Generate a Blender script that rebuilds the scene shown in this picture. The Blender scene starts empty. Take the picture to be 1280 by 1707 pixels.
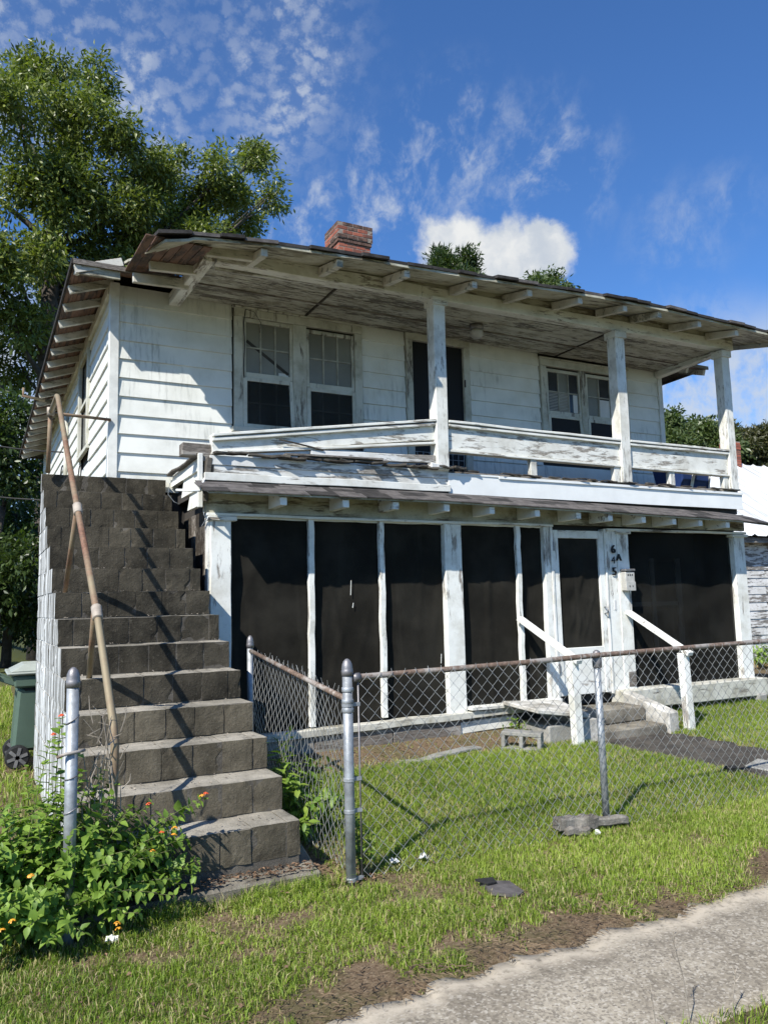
import bpy, bmesh, math, random
import numpy as np
from mathutils import Vector, Matrix
random.seed(7)
RNG = np.random.RandomState(11)
S = bpy.context.scene
COL = S.collection
R = math.radians

# ------------------------------------------------------------------ camera, sky, sun, exposure
cam_d = bpy.data.cameras.new('camera'); cam = bpy.data.objects.new('camera', cam_d); COL.objects.link(cam)
_y, _p, _r = R(27.72), R(6.73), R(-1.41)
F = Vector((math.sin(_y)*math.cos(_p), math.cos(_y)*math.cos(_p), math.sin(_p)))
r0 = Vector((math.cos(_y), -math.sin(_y), 0)); u0 = r0.cross(F)
rr = math.cos(_r)*r0 + math.sin(_r)*u0; uu = -math.sin(_r)*r0 + math.cos(_r)*u0
cam.matrix_world = Matrix(((rr.x, uu.x, -F.x, -0.22), (rr.y, uu.y, -F.y, -7.30), (rr.z, uu.z, -F.z, 1.60), (0, 0, 0, 1)))
cam_d.sensor_fit = 'VERTICAL'; cam_d.sensor_height = 36.0; cam_d.lens = 36.0*1300.19/1707.0
cam_d.clip_start = 0.05; cam_d.clip_end = 1500
S.camera = cam

SUN = Vector((-1.0, -0.62, 1.12)).normalized()          # towards the sun
ELEV = math.asin(SUN.z); AZ = math.atan2(SUN.x, SUN.y)
sd = bpy.data.lights.new('sun', 'SUN'); so = bpy.data.objects.new('sun', sd); COL.objects.link(so)
sd.energy = 5.0; sd.angle = R(0.53); sd.color = (1.0, 0.955, 0.88)
so.rotation_euler = SUN.to_track_quat('Z', 'Y').to_euler()
so.location = (-20, -12, 22)

W_ = bpy.data.worlds.new('World'); S.world = W_; W_.use_nodes = True
S.view_settings.view_transform = 'Standard'; S.view_settings.look = 'None'
S.view_settings.exposure = 0.53; S.view_settings.gamma = 1.0; S.view_settings.use_curve_mapping = False
S.cycles.max_bounces = 6; S.cycles.transparent_max_bounces = 8

class NT:
    """small node-graph helper"""
    def __init__(s, nt): s.t = nt
    def n(s, typ, ins=None, **props):
        nd = s.t.nodes.new(typ)
        for k, v in props.items(): setattr(nd, k, v)
        for k, v in (ins or {}).items(): s.set(nd.inputs[k], v)
        return nd
    def set(s, sock, v):
        if isinstance(v, bpy.types.NodeSocket): s.t.links.new(v, sock)
        elif isinstance(v, bpy.types.Node): s.t.links.new(v.outputs[0], sock)
        else:
            if isinstance(v, (tuple, list)) and len(v) == 3 and sock.type == 'RGBA': v = (*v, 1)
            sock.default_value = v
    def math(s, op, a, b=0.0, c=None, clamp=False):
        nd = s.t.nodes.new('ShaderNodeMath'); nd.operation = op; nd.use_clamp = clamp
        s.set(nd.inputs[0], a); s.set(nd.inputs[1], b)
        if c is not None: s.set(nd.inputs[2], c)
        return nd.outputs[0]
    def vmath(s, op, a, b=(0, 0, 0)):
        nd = s.t.nodes.new('ShaderNodeVectorMath'); nd.operation = op
        s.set(nd.inputs[0], a); s.set(nd.inputs[1], b)
        return nd.outputs['Value'] if op in ('DOT_PRODUCT', 'LENGTH', 'DISTANCE') else nd.outputs[0]
    def smooth(s, x, a, b, lo=0.0, hi=1.0):
        nd = s.n('ShaderNodeMapRange', {0: x, 1: a, 2: b, 3: lo, 4: hi}, interpolation_type='SMOOTHSTEP'); return nd.outputs[0]
    def mix(s, f, a, b, mode='MIX'):
        nd = s.n('ShaderNodeMix', data_type='RGBA', blend_type=mode); s.set(nd.inputs[0], f); s.set(nd.inputs[6], a); s.set(nd.inputs[7], b)
        return nd.outputs[2]
    def noise(s, vec, scale, detail=4.0, rough=0.55, dist=0.0):
        nd = s.n('ShaderNodeTexNoise', {'Vector': vec, 'Scale': scale, 'Detail': detail, 'Roughness': rough, 'Distortion': dist}); return nd.outputs[0]
    def ramp(s, f, stops):
        nd = s.n('ShaderNodeValToRGB'); s.set(nd.inputs[0], f); cr = nd.color_ramp
        while len(cr.elements) < len(stops): cr.elements.new(0.5)
        for e, (p, c) in zip(cr.elements, stops): e.position = p; e.color = (*c, 1) if len(c) == 3 else c
        return nd.outputs[0]

# ---- sky: Nishita with procedural clouds by direction
g = NT(W_.node_tree); g.t.nodes.clear()
sky = g.n('ShaderNodeTexSky', sky_type='NISHITA'); sky.sun_disc = False
sky.sun_elevation = ELEV; sky.sun_rotation = AZ % (2*math.pi)
sky.altitude = 30; sky.air_density = 1.0; sky.dust_density = 0.25; sky.ozone_density = 3.2
dirv = g.n('ShaderNodeTexCoord').outputs['Generated']
def blob(c, a, b):      # 1 at the centre, 0 beyond angle b (radians)
    d = g.vmath('DISTANCE', dirv, c); return g.smooth(d, b, a)
def addm(*xs):
    o = xs[0]
    for x in xs[1:]: o = g.math('MAXIMUM', o, x)
    return o
warp = g.noise(dirv, 7.0, 3.0)
dw = g.vmath('ADD', dirv, g.vmath('MULTIPLY', g.n('ShaderNodeTexNoise', {'Vector': dirv, 'Scale': 9.0, 'Detail': 4.0}).outputs['Color'], (0.05, 0.05, 0.05)))
rip = g.noise(g.vmath('MULTIPLY', dw, (1.0, 0.8, 1.25)), 42.0, 5.0, 0.62)
fine = g.noise(g.vmath('MULTIPLY', dw, (1.3, 1.0, 0.8)), 18.0, 8.0, 0.66)
bigc = g.noise(dirv, 4.5, 4.0, 0.6)
m_alto = addm(blob((0.0307, 0.7928, 0.612), 0.05, 0.22), blob((0.1403, 0.8191, 0.5563), 0.03, 0.14), blob((0.2698, 0.7692, 0.601), 0.0, 0.16))
vw = g.vmath('ADD', g.vmath('MULTIPLY', dirv, (1.0, 0.8, 1.35)), g.vmath('MULTIPLY', g.n('ShaderNodeTexNoise', {'Vector': dirv, 'Scale': 30.0, 'Detail': 7.0, 'Roughness': 0.7}).outputs['Color'], (0.052, 0.052, 0.052)))
vor = g.n('ShaderNodeTexVoronoi', {'Vector': vw, 'Scale': 58.0, 'Smoothness': 0.6}, feature='SMOOTH_F1').outputs['Distance']
puffn = g.noise(g.vmath('MULTIPLY', dirv, (1.0, 0.8, 1.3)), 55.0, 6.0, 0.65)
cov = g.smooth(g.math('ADD', bigc, g.math('MULTIPLY', g.math('SUBTRACT', warp, 0.5), 0.8)), 0.36, 0.62)
alto = g.math('MULTIPLY', g.math('MULTIPLY', g.math('ADD', g.math('MULTIPLY', g.smooth(g.math('ADD', vor, g.math('MULTIPLY', g.math('SUBTRACT', puffn, 0.5), 0.9)), 0.74, 0.16), 0.85), 0.12), g.math('ADD', 0.30, g.math('MULTIPLY', cov, 0.7))), m_alto)
m_w = addm(blob((0.4778, 0.7077, 0.5204), 0.0, 0.12), blob((0.4163, 0.7725, 0.4795), 0.02, 0.13), blob((0.564, 0.6649, 0.4897), 0.0, 0.12), blob((0.3304, 0.8263, 0.456), 0.02, 0.12))
wisp = g.math('MULTIPLY', g.math('MULTIPLY', g.smooth(fine, 0.44, 0.74), g.smooth(rip, 0.25, 0.6)), g.math('MULTIPLY', m_w, 0.8))
m_r = addm(blob((0.6962, 0.5892, 0.410), 0.0, 0.085), blob((0.7254, 0.5458, 0.4362), 0.0, 0.06))
wr = g.math('MULTIPLY', g.smooth(fine, 0.42, 0.74), g.math('MULTIPLY', m_r, 0.42))
m_low = addm(blob((0.753, 0.6101, 0.2166), 0.04, 0.16), blob((0.8029, 0.5684, 0.2329), 0.03, 0.13), blob((0.0183, 0.9673, 0.2329), 0.05, 0.2))
low = g.math('MULTIPLY', g.smooth(fine, 0.30, 0.62), g.math('MULTIPLY', m_low, 0.85))
hz = g.n('ShaderNodeSeparateXYZ', {0: dirv}).outputs[2]
glob = g.math('MULTIPLY', g.smooth(g.noise(dirv, 3.1, 7.0, 0.62), 0.56, 0.78), 0.45)      # thin clouds over the rest of the sky
m_seen = g.smooth(g.vmath('DISTANCE', dirv, (0.44, 0.78, 0.44)), 0.5, 0.8)
glob = g.math('MULTIPLY', glob, m_seen)
wn = g.vmath('MULTIPLY', g.vmath('SUBTRACT', g.n('ShaderNodeTexNoise', {'Vector': dirv, 'Scale': 26.0, 'Detail': 6.0, 'Roughness': 0.6}).outputs['Color'], (0.5, 0.5, 0.5)), (0.052, 0.052, 0.052))
dc = g.vmath('ADD', dirv, wn)
def cb(c, rad):
    return g.smooth(g.vmath('DISTANCE', dc, c), rad*1.02, rad*0.62)
cum = addm(cb((0.5104, 0.7516, 0.4179), 0.052), cb((0.5455, 0.7265, 0.4128), 0.050), cb((0.5835, 0.7007, 0.4104), 0.048), cb((0.4949, 0.7592, 0.4265), 0.044), cb((0.5795, 0.6946, 0.4205), 0.036), cb((0.530, 0.752, 0.385), 0.06))
cshade = g.mix(g.smooth(g.noise(dc, 14.0, 5.0, 0.55), 0.36, 0.66), (4.9, 5.4, 6.1), (7.3, 7.4, 7.4))
blue = g.mix(1.0, sky.outputs[0], (0.66, 1.04, 1.48), 'MULTIPLY')
c1 = g.mix(addm(alto, wisp), blue, (5.4, 5.9, 6.6))
c1 = g.mix(wr, c1, (4.6, 5.2, 6.2)); c1 = g.mix(glob, c1, (4.8, 5.2, 5.8)); c1 = g.mix(low, c1, (5.4, 5.9, 6.5))
c1 = g.mix(cum, c1, cshade)
bg = g.n('ShaderNodeBackground', {'Color': c1, 'Strength': 0.081})
g.n('ShaderNodeOutputWorld', {'Surface': bg})

# ------------------------------------------------------------------ object helpers
WLOC = {}
def _link(o, name, wloc, parent):
    COL.objects.link(o); WLOC[o] = Vector(wloc)
    if parent is not None:
        o.parent = parent; o.location = Vector(wloc) - WLOC[parent]
    else: o.location = wloc
    return o
def thing(name, label, cat, loc, group=None):
    o = bpy.data.objects.new(name, None); o.empty_display_size = 0.2
    _link(o, name, loc, None); o['label'] = label; o['category'] = cat
    if group: o['group'] = group
    return o
def tag(o, label=None, cat=None, group=None, kind=None):
    if label: o['label'] = label
    if cat: o['category'] = cat
    if group: o['group'] = group
    if kind: o['kind'] = kind
    return o
def meshobj(name, me, mats, parent=None):
    """mesh in world coordinates -> object with its origin at the mesh centre"""
    n = len(me.vertices); co = np.empty(n*3, np.float32); me.vertices.foreach_get('co', co); co = co.reshape(-1, 3)
    c = (co.min(0)+co.max(0))/2; co -= c; me.vertices.foreach_set('co', co.ravel()); me.update()
    for m in (mats if isinstance(mats, (list, tuple)) else [mats]): me.materials.append(m)
    o = bpy.data.objects.new(name, me); return _link(o, name, [float(x) for x in c], parent)
class MB:
    """collects shapes into one mesh"""
    def __init__(s): s.v = []; s.f = []; s.m = []
    def add(s, vs, fs, mi=0):
        b = len(s.v); s.v += [tuple(v) for v in vs]; s.f += [tuple(i+b for i in f) for f in fs]; s.m += [mi]*len(fs); return s
    def box(s, x0, x1, y0, y1, z0, z1, mi=0, jit=0.0):
        vs = [(x, y, z) for z in (z0, z1) for y in (y0, y1) for x in (x0, x1)]
        if jit: vs = [(a+random.uniform(-jit, jit), b+random.uniform(-jit, jit), c+random.uniform(-jit, jit)) for a, b, c in vs]
        return s.add(vs, [(0, 2, 3, 1), (4, 5, 7, 6), (0, 1, 5, 4), (2, 6, 7, 3), (0, 4, 6, 2), (1, 3, 7, 5)], mi)
    def beam(s, a, b, w, h, mi=0, up=(0, 0, 1), sub=1, warp=0.0):
        a, b = Vector(a), Vector(b); d = (b-a).normalized(); u = Vector(up)
        sd_ = d.cross(u).normalized(); u = sd_.cross(d).normalized()
        vs = []; fs = []
        for i in range(sub+1):
            p = a.lerp(b, i/sub)
            if warp and 0 < i < sub: p = p + u*random.uniform(-warp, warp) + sd_*random.uniform(-warp, warp)
            vs += [p-sd_*w/2-u*h/2, p+sd_*w/2-u*h/2, p+sd_*w/2+u*h/2, p-sd_*w/2+u*h/2]
        for i in range(sub):
            k = i*4; fs += [(k+j, k+(j+1) % 4, k+4+(j+1) % 4, k+4+j) for j in range(4)]
        fs += [(3, 2, 1, 0), (sub*4, sub*4+1, sub*4+2, sub*4+3)]
        return s.add(vs, fs, mi)
    def tube(s, pts, r, n=8, mi=0, cap=True):
        pts = [Vector(p) for p in pts]; vs = []; fs = []; ref = None
        for i, p in enumerate(pts):
            d = (pts[min(i+1, len(pts)-1)]-pts[max(i-1, 0)]).normalized()
            if ref is None: ref = d.orthogonal().normalized()
            ref = (ref-d*ref.dot(d)).normalized(); q = d.cross(ref)
            rad = r[i] if isinstance(r, (list, tuple)) else r
            vs += [p+(ref*math.cos(2*math.pi*k/n)+q*math.sin(2*math.pi*k/n))*rad for k in range(n)]
        for i in range(len(pts)-1):
            fs += [(i*n+k, i*n+(k+1) % n, (i+1)*n+(k+1) % n, (i+1)*n+k) for k in range(n)]
        if cap: fs += [tuple(range(n))[::-1], tuple((len(pts)-1)*n+k for k in range(n))]
        return s.add(vs, fs, mi)
    def lathe(s, cx, cy, prof, n=14, mi=0):
        vs = [(cx+r*math.cos(2*math.pi*k/n), cy+r*math.sin(2*math.pi*k/n), z) for r, z in prof for k in range(n)]
        fs = [(i*n+k, i*n+(k+1) % n, (i+1)*n+(k+1) % n, (i+1)*n+k) for i in range(len(prof)-1) for k in range(n)]
        fs += [tuple(range(n))[::-1], tuple((len(prof)-1)*n+k for k in range(n))]
        return s.add(vs, fs, mi)
    def build(s, name, mats, parent=None, bevel=0.0, smooth=False):
        me = bpy.data.meshes.new(name); me.from_pydata(s.v, [], s.f)
        if any(s.m): me.polygons.foreach_set('material_index', s.m)
        if bevel:
            bm = bmesh.new(); bm.from_mesh(me)
            bmesh.ops.bevel(bm, geom=[e for e in bm.edges if e.calc_face_angle(0) > 0.6], offset=bevel, segments=1, affect='EDGES', clamp_overlap=True)
            bm.to_mesh(me); bm.free()
        if smooth: me.polygons.foreach_set('use_smooth', [True]*len(me.polygons))
        return meshobj(name, me, mats, parent)
def box(name, x0, x1, y0, y1, z0, z1, m, parent, bevel=0.004, jit=0.0):
    return MB().box(min(x0, x1), max(x0, x1), min(y0, y1), max(y0, y1), min(z0, z1), max(z0, z1), 0, jit).build(name, m, parent, bevel)
def beam(name, a, b, w, h, m, parent, bevel=0.004, **k): return MB().beam(a, b, w, h, **k).build(name, m, parent, bevel)
def tube(name, pts, r, m, parent, n=10): return MB().tube(pts, r, n).build(name, m, parent, smooth=True)
def npmesh(name, V, faces_flat, loop_tot, mats, parent=None, tint=None, smooth=False):
    me = bpy.data.meshes.new(name); nf = len(loop_tot)
    me.vertices.add(len(V)); me.vertices.foreach_set('co', np.asarray(V, np.float32).ravel())
    me.loops.add(len(faces_flat)); me.loops.foreach_set('vertex_index', np.asarray(faces_flat, np.int32))
    me.polygons.add(nf); st = np.zeros(nf, np.int32); st[1:] = np.cumsum(loop_tot)[:-1]
    me.polygons.foreach_set('loop_start', st)
    try: me.polygons.foreach_set('loop_total', np.asarray(loop_tot, np.int32))
    except Exception: pass
    me.update(calc_edges=True); me.validate()
    if tint is not None:
        at = me.attributes.new('tint', 'FLOAT', 'FACE'); at.data.foreach_set('value', np.asarray(tint, np.float32))
    if smooth: me.polygons.foreach_set('use_smooth', [True]*nf)
    return meshobj(name, me, mats, parent)
def shared(name, me, loc, parent, rot=None, scale=None):
    o = bpy.data.objects.new(name, me); _link(o, name, loc, parent)
    if rot is not None: o.rotation_euler = rot
    if scale is not None: o.scale = scale
    return o

# value noise on the plane, for relief and density
_vn = RNG.rand(256, 256)
def vnoise(x, y, s):
    x = np.asarray(x, float)*s+100; y = np.asarray(y, float)*s+100
    xi = np.floor(x).astype(int); yi = np.floor(y).astype(int); fx = x-xi; fy = y-yi
    fx = fx*fx*(3-2*fx); fy = fy*fy*(3-2*fy)
    a = _vn[xi % 256, yi % 256]; b = _vn[(xi+1) % 256, yi % 256]; c = _vn[xi % 256, (yi+1) % 256]; d = _vn[(xi+1) % 256, (yi+1) % 256]
    return (a*(1-fx)+b*fx)*(1-fy)+(c*(1-fx)+d*fx)*fy
def fbm(x, y, s): return 0.5*vnoise(x, y, s)+0.3*vnoise(x, y, s*2.1)+0.2*vnoise(x, y, s*4.3)
def sst(x, a, b):
    t = np.clip((np.asarray(x, float)-a)/(b-a), 0, 1); return t*t*(3-2*t)
def gz(x, y):
    x = np.asarray(x, float); y = np.asarray(y, float)
    yard = 0.10*sst(y, -3.1, -0.9)+0.11*sst(y, -0.9, 0.2)
    left = 0.04*sst(y, -3.0, 0.0)+0.022*np.clip(y-1.0, 0, 40)
    k = sst(x, 0.5, 1.7)*1.0
    far = sst(x, 9.4, 12.0)
    z = (left*(1-k)+yard*k)*(1-far)+far*(-0.06+0*x)*1.0
    z = z+0.03*(fbm(x, y, 1.3)-0.5)
    return z
def GZ(x, y): return float(gz(np.array([x]), np.array([y]))[0])

# ------------------------------------------------------------------ materials
def newmat(name):
    m = bpy.data.materials.new(name); m.use_nodes = True; t = NT(m.node_tree); b = m.node_tree.nodes['Principled BSDF']; return m, t, b
def pos(t, sc=(1, 1, 1), rnd=True):
    p = t.n('ShaderNodeNewGeometry').outputs['Position']
    v = t.vmath('MULTIPLY', p, sc)
    if rnd:
        ri = t.n('ShaderNodeObjectInfo').outputs['Random']
        v = t.vmath('ADD', v, t.n('ShaderNodeCombineXYZ', {0: t.math('MULTIPLY', ri, 37.0), 1: t.math('MULTIPLY', ri, 11.0), 2: t.math('MULTIPLY', ri, 23.0)}).outputs[0])
    return v
AX = {'x': (1, 6, 6), 'y': (6, 1, 6), 'z': (6, 6, 1)}
def peel(name, ax='x', paint=(0.72, 0.72, 0.665), wood=(0.23, 0.20, 0.165), amount=0.35, scale=2.2, dirt=0.25, soft=0.05, bump=0.25):
    """old white paint flaking off grey boards; amount = share of bare wood"""
    m, t, b = newmat(name)
    v = pos(t, AX[ax])
    vi = pos(t)
    n1 = t.noise(v, scale, 8.0, 0.68, 0.3); big = t.noise(vi, 0.9, 3.0, 0.5)
    q = t.math('ADD', n1, t.math('MULTIPLY', t.math('SUBTRACT', big, 0.5), 0.55))
    th = 0.34+0.36*(1-amount) - 0.02
    msk = t.smooth(q, th-soft, th+soft)
    grain = t.noise(t.vmath('MULTIPLY', v, (1, 1, 1)), scale*5, 6.0, 0.7)
    wd = t.mix(t.smooth(grain, 0.3, 0.7), tuple(c*0.42 for c in wood), tuple(c*1.35 for c in wood))
    dn = t.noise(vi, 3.5, 6.0, 0.65); fnz = t.noise(vi, 34.0, 5.0, 0.7)
    grime = t.mix(t.math('MULTIPLY', t.smooth(dn, 0.40, 0.75), dirt*2.2, clamp=True), paint, tuple(p*q_ for p, q_ in zip(paint, (0.50, 0.47, 0.40))))
    grime = t.mix(t.math('MULTIPLY', t.smooth(fnz, 0.56, 0.74), dirt*1.6, clamp=True), grime, tuple(p*0.55 for p in paint))
    t.set(b.inputs['Base Color'], t.mix(msk, grime, wd)); b.inputs['Roughness'].default_value = 0.72
    b.inputs['Specular IOR Level'].default_value = 0.25
    h = t.math('ADD', t.math('MULTIPLY', t.math('SUBTRACT', 1.0, msk), 0.6), t.math('MULTIPLY', grain, 0.25))
    bp = t.n('ShaderNodeBump', {'Height': h, 'Strength': bump, 'Distance': 0.012}); t.set(b.inputs['Normal'], bp)
    return m
M = {}
M['peel_x'] = peel('peeling_paint_along_x', 'x', amount=0.19, scale=4.5, wood=(0.30, 0.275, 0.235))
M['peel_xh'] = peel('worn_paint_along_x', 'x', amount=0.45, paint=(0.66, 0.66, 0.63), scale=3.2, wood=(0.27, 0.25, 0.22))
M['peel_y'] = peel('peeling_paint_along_y', 'y', amount=0.36)
M['peel_z'] = peel('peeling_paint_post', 'z', amount=0.27, scale=6.0, dirt=0.3, wood=(0.31, 0.295, 0.265), soft=0.07)
M['white_z'] = peel('white_painted_post', 'z', paint=(0.78, 0.785, 0.735), amount=0.15, scale=2.6, dirt=0.28, wood=(0.34, 0.31, 0.27))
M['white_x'] = peel('white_painted_board', 'x', paint=(0.76, 0.765, 0.715), amount=0.16, scale=2.0, dirt=0.2)
M['dull_x'] = peel('dull_grimy_sill_paint', 'x', paint=(0.56, 0.55, 0.48), amount=0.30, scale=2.6, dirt=0.5, wood=(0.25, 0.23, 0.19))
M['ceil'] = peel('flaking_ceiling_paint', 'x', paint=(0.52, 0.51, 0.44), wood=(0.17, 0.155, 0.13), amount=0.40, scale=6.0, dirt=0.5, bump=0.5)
M['soffit'] = peel('stained_shaded_soffit_paint', 'x', paint=(0.47, 0.46, 0.37), wood=(0.17, 0.15, 0.11), amount=0.30, dirt=0.55)  # white boards: the olive base puts their shade into the paint, stains on top
M['case'] = peel('aged_casing_paint', 'z', paint=(0.56, 0.555, 0.48), wood=(0.20, 0.18, 0.15), amount=0.12, dirt=0.35)
M['rafter'] = peel('stained_rafter_paint', 'x', paint=(0.58, 0.565, 0.50), wood=(0.24, 0.24, 0.2), amount=0.20, dirt=0.4)
M['rot'] = peel('rotten_dark_wood', 'x', paint=(0.10, 0.09, 0.075), wood=(0.05, 0.042, 0.034), amount=0.5, dirt=0.3)
M['grey_x'] = peel('weathered_grey_timber', 'x', paint=(0.30, 0.28, 0.25), wood=(0.16, 0.14, 0.12), amount=0.5, dirt=0.4, bump=0.6)
M['neigh'] = peel('neighbour_siding_paint', 'x', paint=(0.66, 0.66, 0.64), wood=(0.20, 0.185, 0.165), amount=0.46, scale=3.4, dirt=0.3)
def flat(name, col, rough=0.6, var=0.25, sc=6.0, bump=0.0, metal=0.0, spec=0.4, bsc=None):
    m, t, b = newmat(name); v = pos(t)
    n = t.noise(v, sc, 6.0, 0.62)
    t.set(b.inputs['Base Color'], t.mix(t.smooth(n, 0.3, 0.72), tuple(c*(1-var) for c in col), tuple(min(1, c*(1+var*0.6)) for c in col)))
    b.inputs['Roughness'].default_value = rough; b.inputs['Metallic'].default_value = metal; b.inputs['Specular IOR Level'].default_value = spec
    if bump: t.set(b.inputs['Normal'], t.n('ShaderNodeBump', {'Height': t.noise(v, bsc or sc*5, 5.0, 0.65), 'Strength': bump, 'Distance': 0.01}))
    return m
def siding(name, horiz):
    """aluminium siding, chalky white, with dark mildew runs and warm stains"""
    m, t, b = newmat(name); v = pos(t, rnd=False)
    vs = t.vmath('MULTIPLY', v, (26, 26, 1.6)); st = t.noise(vs, 1.0, 4.0, 0.6)
    area = t.noise(v, 1.5, 3.0, 0.55)
    base = t.mix(t.smooth(t.noise(v, 3.0, 5.0, 0.6), 0.35, 0.7), (0.75, 0.755, 0.70), (0.65, 0.655, 0.60))
    runs = t.math('MULTIPLY', t.smooth(st, 0.47, 0.72), t.smooth(area, 0.45, 0.62))
    c = t.mix(t.math('MULTIPLY', runs, 0.6), base, (0.27, 0.28, 0.25))
    yl = t.math('MULTIPLY', t.smooth(t.noise(v, 1.1, 4.0, 0.6), 0.56, 0.72), 0.30)
    c = t.mix(yl, c, (0.50, 0.46, 0.33))
    pz = t.n('ShaderNodeSeparateXYZ', {0: v}).outputs[2]
    c = t.mix(t.math('MULTIPLY', t.smooth(pz, 3.15, 2.9), t.math('MULTIPLY', t.smooth(t.noise(v, 8.0, 4.0), 0.4, 0.6), 0.35)), c, (0.42, 0.40, 0.30))
    t.set(b.inputs['Base Color'], c); b.inputs['Roughness'].default_value = 0.55; b.inputs['Specular IOR Level'].default_value = 0.3
    t.set(b.inputs['Normal'], t.n('ShaderNodeBump', {'Height': t.noise(t.vmath('MULTIPLY', v, (4, 4, 30)), 1.0, 4.0), 'Strength': 0.10, 'Distance': 0.006}))
    return m
M['siding'] = siding('chalky_white_siding', True)
M['muntin'] = flat('shaded_muntin_paint', (0.36, 0.35, 0.29), 0.7, 0.3, 8)  # darker copy of the casing paint: shade of the recess put into the colour
M['corner'] = flat('corner_trim_white', (0.69, 0.69, 0.64), 0.55, 0.18, 5)
M['fascia'] = flat('new_white_metal_fascia', (0.78, 0.79, 0.755), 0.4, 0.07, 3)
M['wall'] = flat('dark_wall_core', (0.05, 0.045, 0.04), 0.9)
def fabric(name, col, alpha=0.0):
    m, t, b = newmat(name); v = pos(t)
    w = t.noise(v, 1.8, 5.0, 0.6)
    c = t.mix(t.smooth(w, 0.35, 0.7), tuple(x*0.75 for x in col), tuple(x*1.45 for x in col))
    c = t.mix(t.math('MULTIPLY', t.smooth(t.noise(t.vmath('MULTIPLY', v, (7, 7, .8)), 1.0, 4.0), .55, .75), .35), c, tuple(x*2.2 for x in col))
    c = t.mix(t.math('MULTIPLY', t.smooth(t.noise(v, 60.0, 2.0), 0.62, 0.75), 0.35), c, tuple(x*2 for x in col))
    t.set(b.inputs['Base Color'], c); b.inputs['Roughness'].default_value = 0.9; b.inputs['Specular IOR Level'].default_value = 0.06
    wv = t.n('ShaderNodeTexWave', {'Vector': v, 'Scale': 160.0}); t.set(b.inputs['Normal'], t.n('ShaderNodeBump', {'Height': wv.outputs['Fac'], 'Strength': 0.08, 'Distance': 0.002}))
    if alpha:
        o_ = m.node_tree.nodes['Material Output']; t.set(o_.inputs['Surface'], t.n('ShaderNodeMixShader', {0: alpha, 1: b.outputs[0], 2: t.n('ShaderNodeBsdfTransparent')}))
    return m
M['screen'] = fabric('dark_sun_screen_cloth', (0.0185, 0.0172, 0.0140))
M['screen_thin'] = fabric('thin_sun_screen_cloth', (0.0145, 0.014, 0.012), 0.16)
M['black'] = flat('black_screen', (0.006, 0.006, 0.007), 0.7, 0.1)
M['glass_blind'] = flat('old_blind_behind_pane', (0.20, 0.195, 0.155), 0.30, 0.2, 1.5, spec=0.5)
M['glass_dark'] = flat('dark_pane', (0.035, 0.04, 0.042), 0.15, 0.3, 2.0, spec=0.5)
M['mesh_dark'] = fabric('window_insect_screen', (0.034, 0.036, 0.034), 0.42)
M['slat'] = flat('dusty_blind_slat', (0.40, 0.38, 0.33), 0.5, 0.2)
M['paper'] = flat('white_paper', (0.62, 0.62, 0.60), 0.7, 0.08)
M['shingle'] = flat('grey_asphalt_shingle', (0.115, 0.105, 0.10), 0.9, 0.4, 9, 0.5, bsc=160, spec=0.2)
M['shingle_dark'] = flat('black_asphalt_shingle', (0.045, 0.042, 0.04), 0.9, 0.4, 9, 0.5, bsc=160, spec=0.2)
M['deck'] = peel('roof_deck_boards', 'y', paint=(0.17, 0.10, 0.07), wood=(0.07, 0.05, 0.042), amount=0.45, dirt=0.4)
M['galv'] = flat('galvanised_steel', (0.36, 0.38, 0.39), 0.55, 0.35, 11, 0.15, 0.5)
M['galv_dark'] = flat('weathered_galvanised_cap', (0.26, 0.25, 0.25), 0.5, 0.3, 14, 0.15, 0.6)
def rusty(name, a, bcol, sc, th, sf=0.07):
    m, t, b = newmat(name); v = pos(t)
    n = t.noise(v, sc, 7.0, 0.68); k = t.smooth(n, th-sf, th+sf)
    fl = t.noise(v, 40.0, 5.0, 0.7)
    rust = t.mix(t.smooth(fl, 0.35, 0.68), tuple(c*0.5 for c in bcol), bcol)
    t.set(b.inputs['Base Color'], t.mix(k, rust, a)); b.inputs['Roughness'].default_value = 0.68
    t.set(b.inputs['Metallic'], t.math('MULTIPLY', k, 0.25))
    t.set(b.inputs['Normal'], t.n('ShaderNodeBump', {'Height': fl, 'Strength': 0.3, 'Distance': 0.004})); return m
M['pipe'] = rusty('rusty_painted_pipe', (0.26, 0.215, 0.135), (0.23, 0.115, 0.068), 1.6, 0.50, 0.14)
M['rail'] = rusty('rusty_fence_rail', (0.33, 0.30, 0.265), (0.20, 0.135, 0.095), 5.0, 0.53)
M['wire'] = flat('fence_wire', (0.42, 0.42, 0.40), 0.5, 0.35, 3, 0, 0.35)
M['pvc'] = flat('aged_pipe_coupling', (0.36, 0.31, 0.25), 0.6, 0.3, 12)
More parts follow.
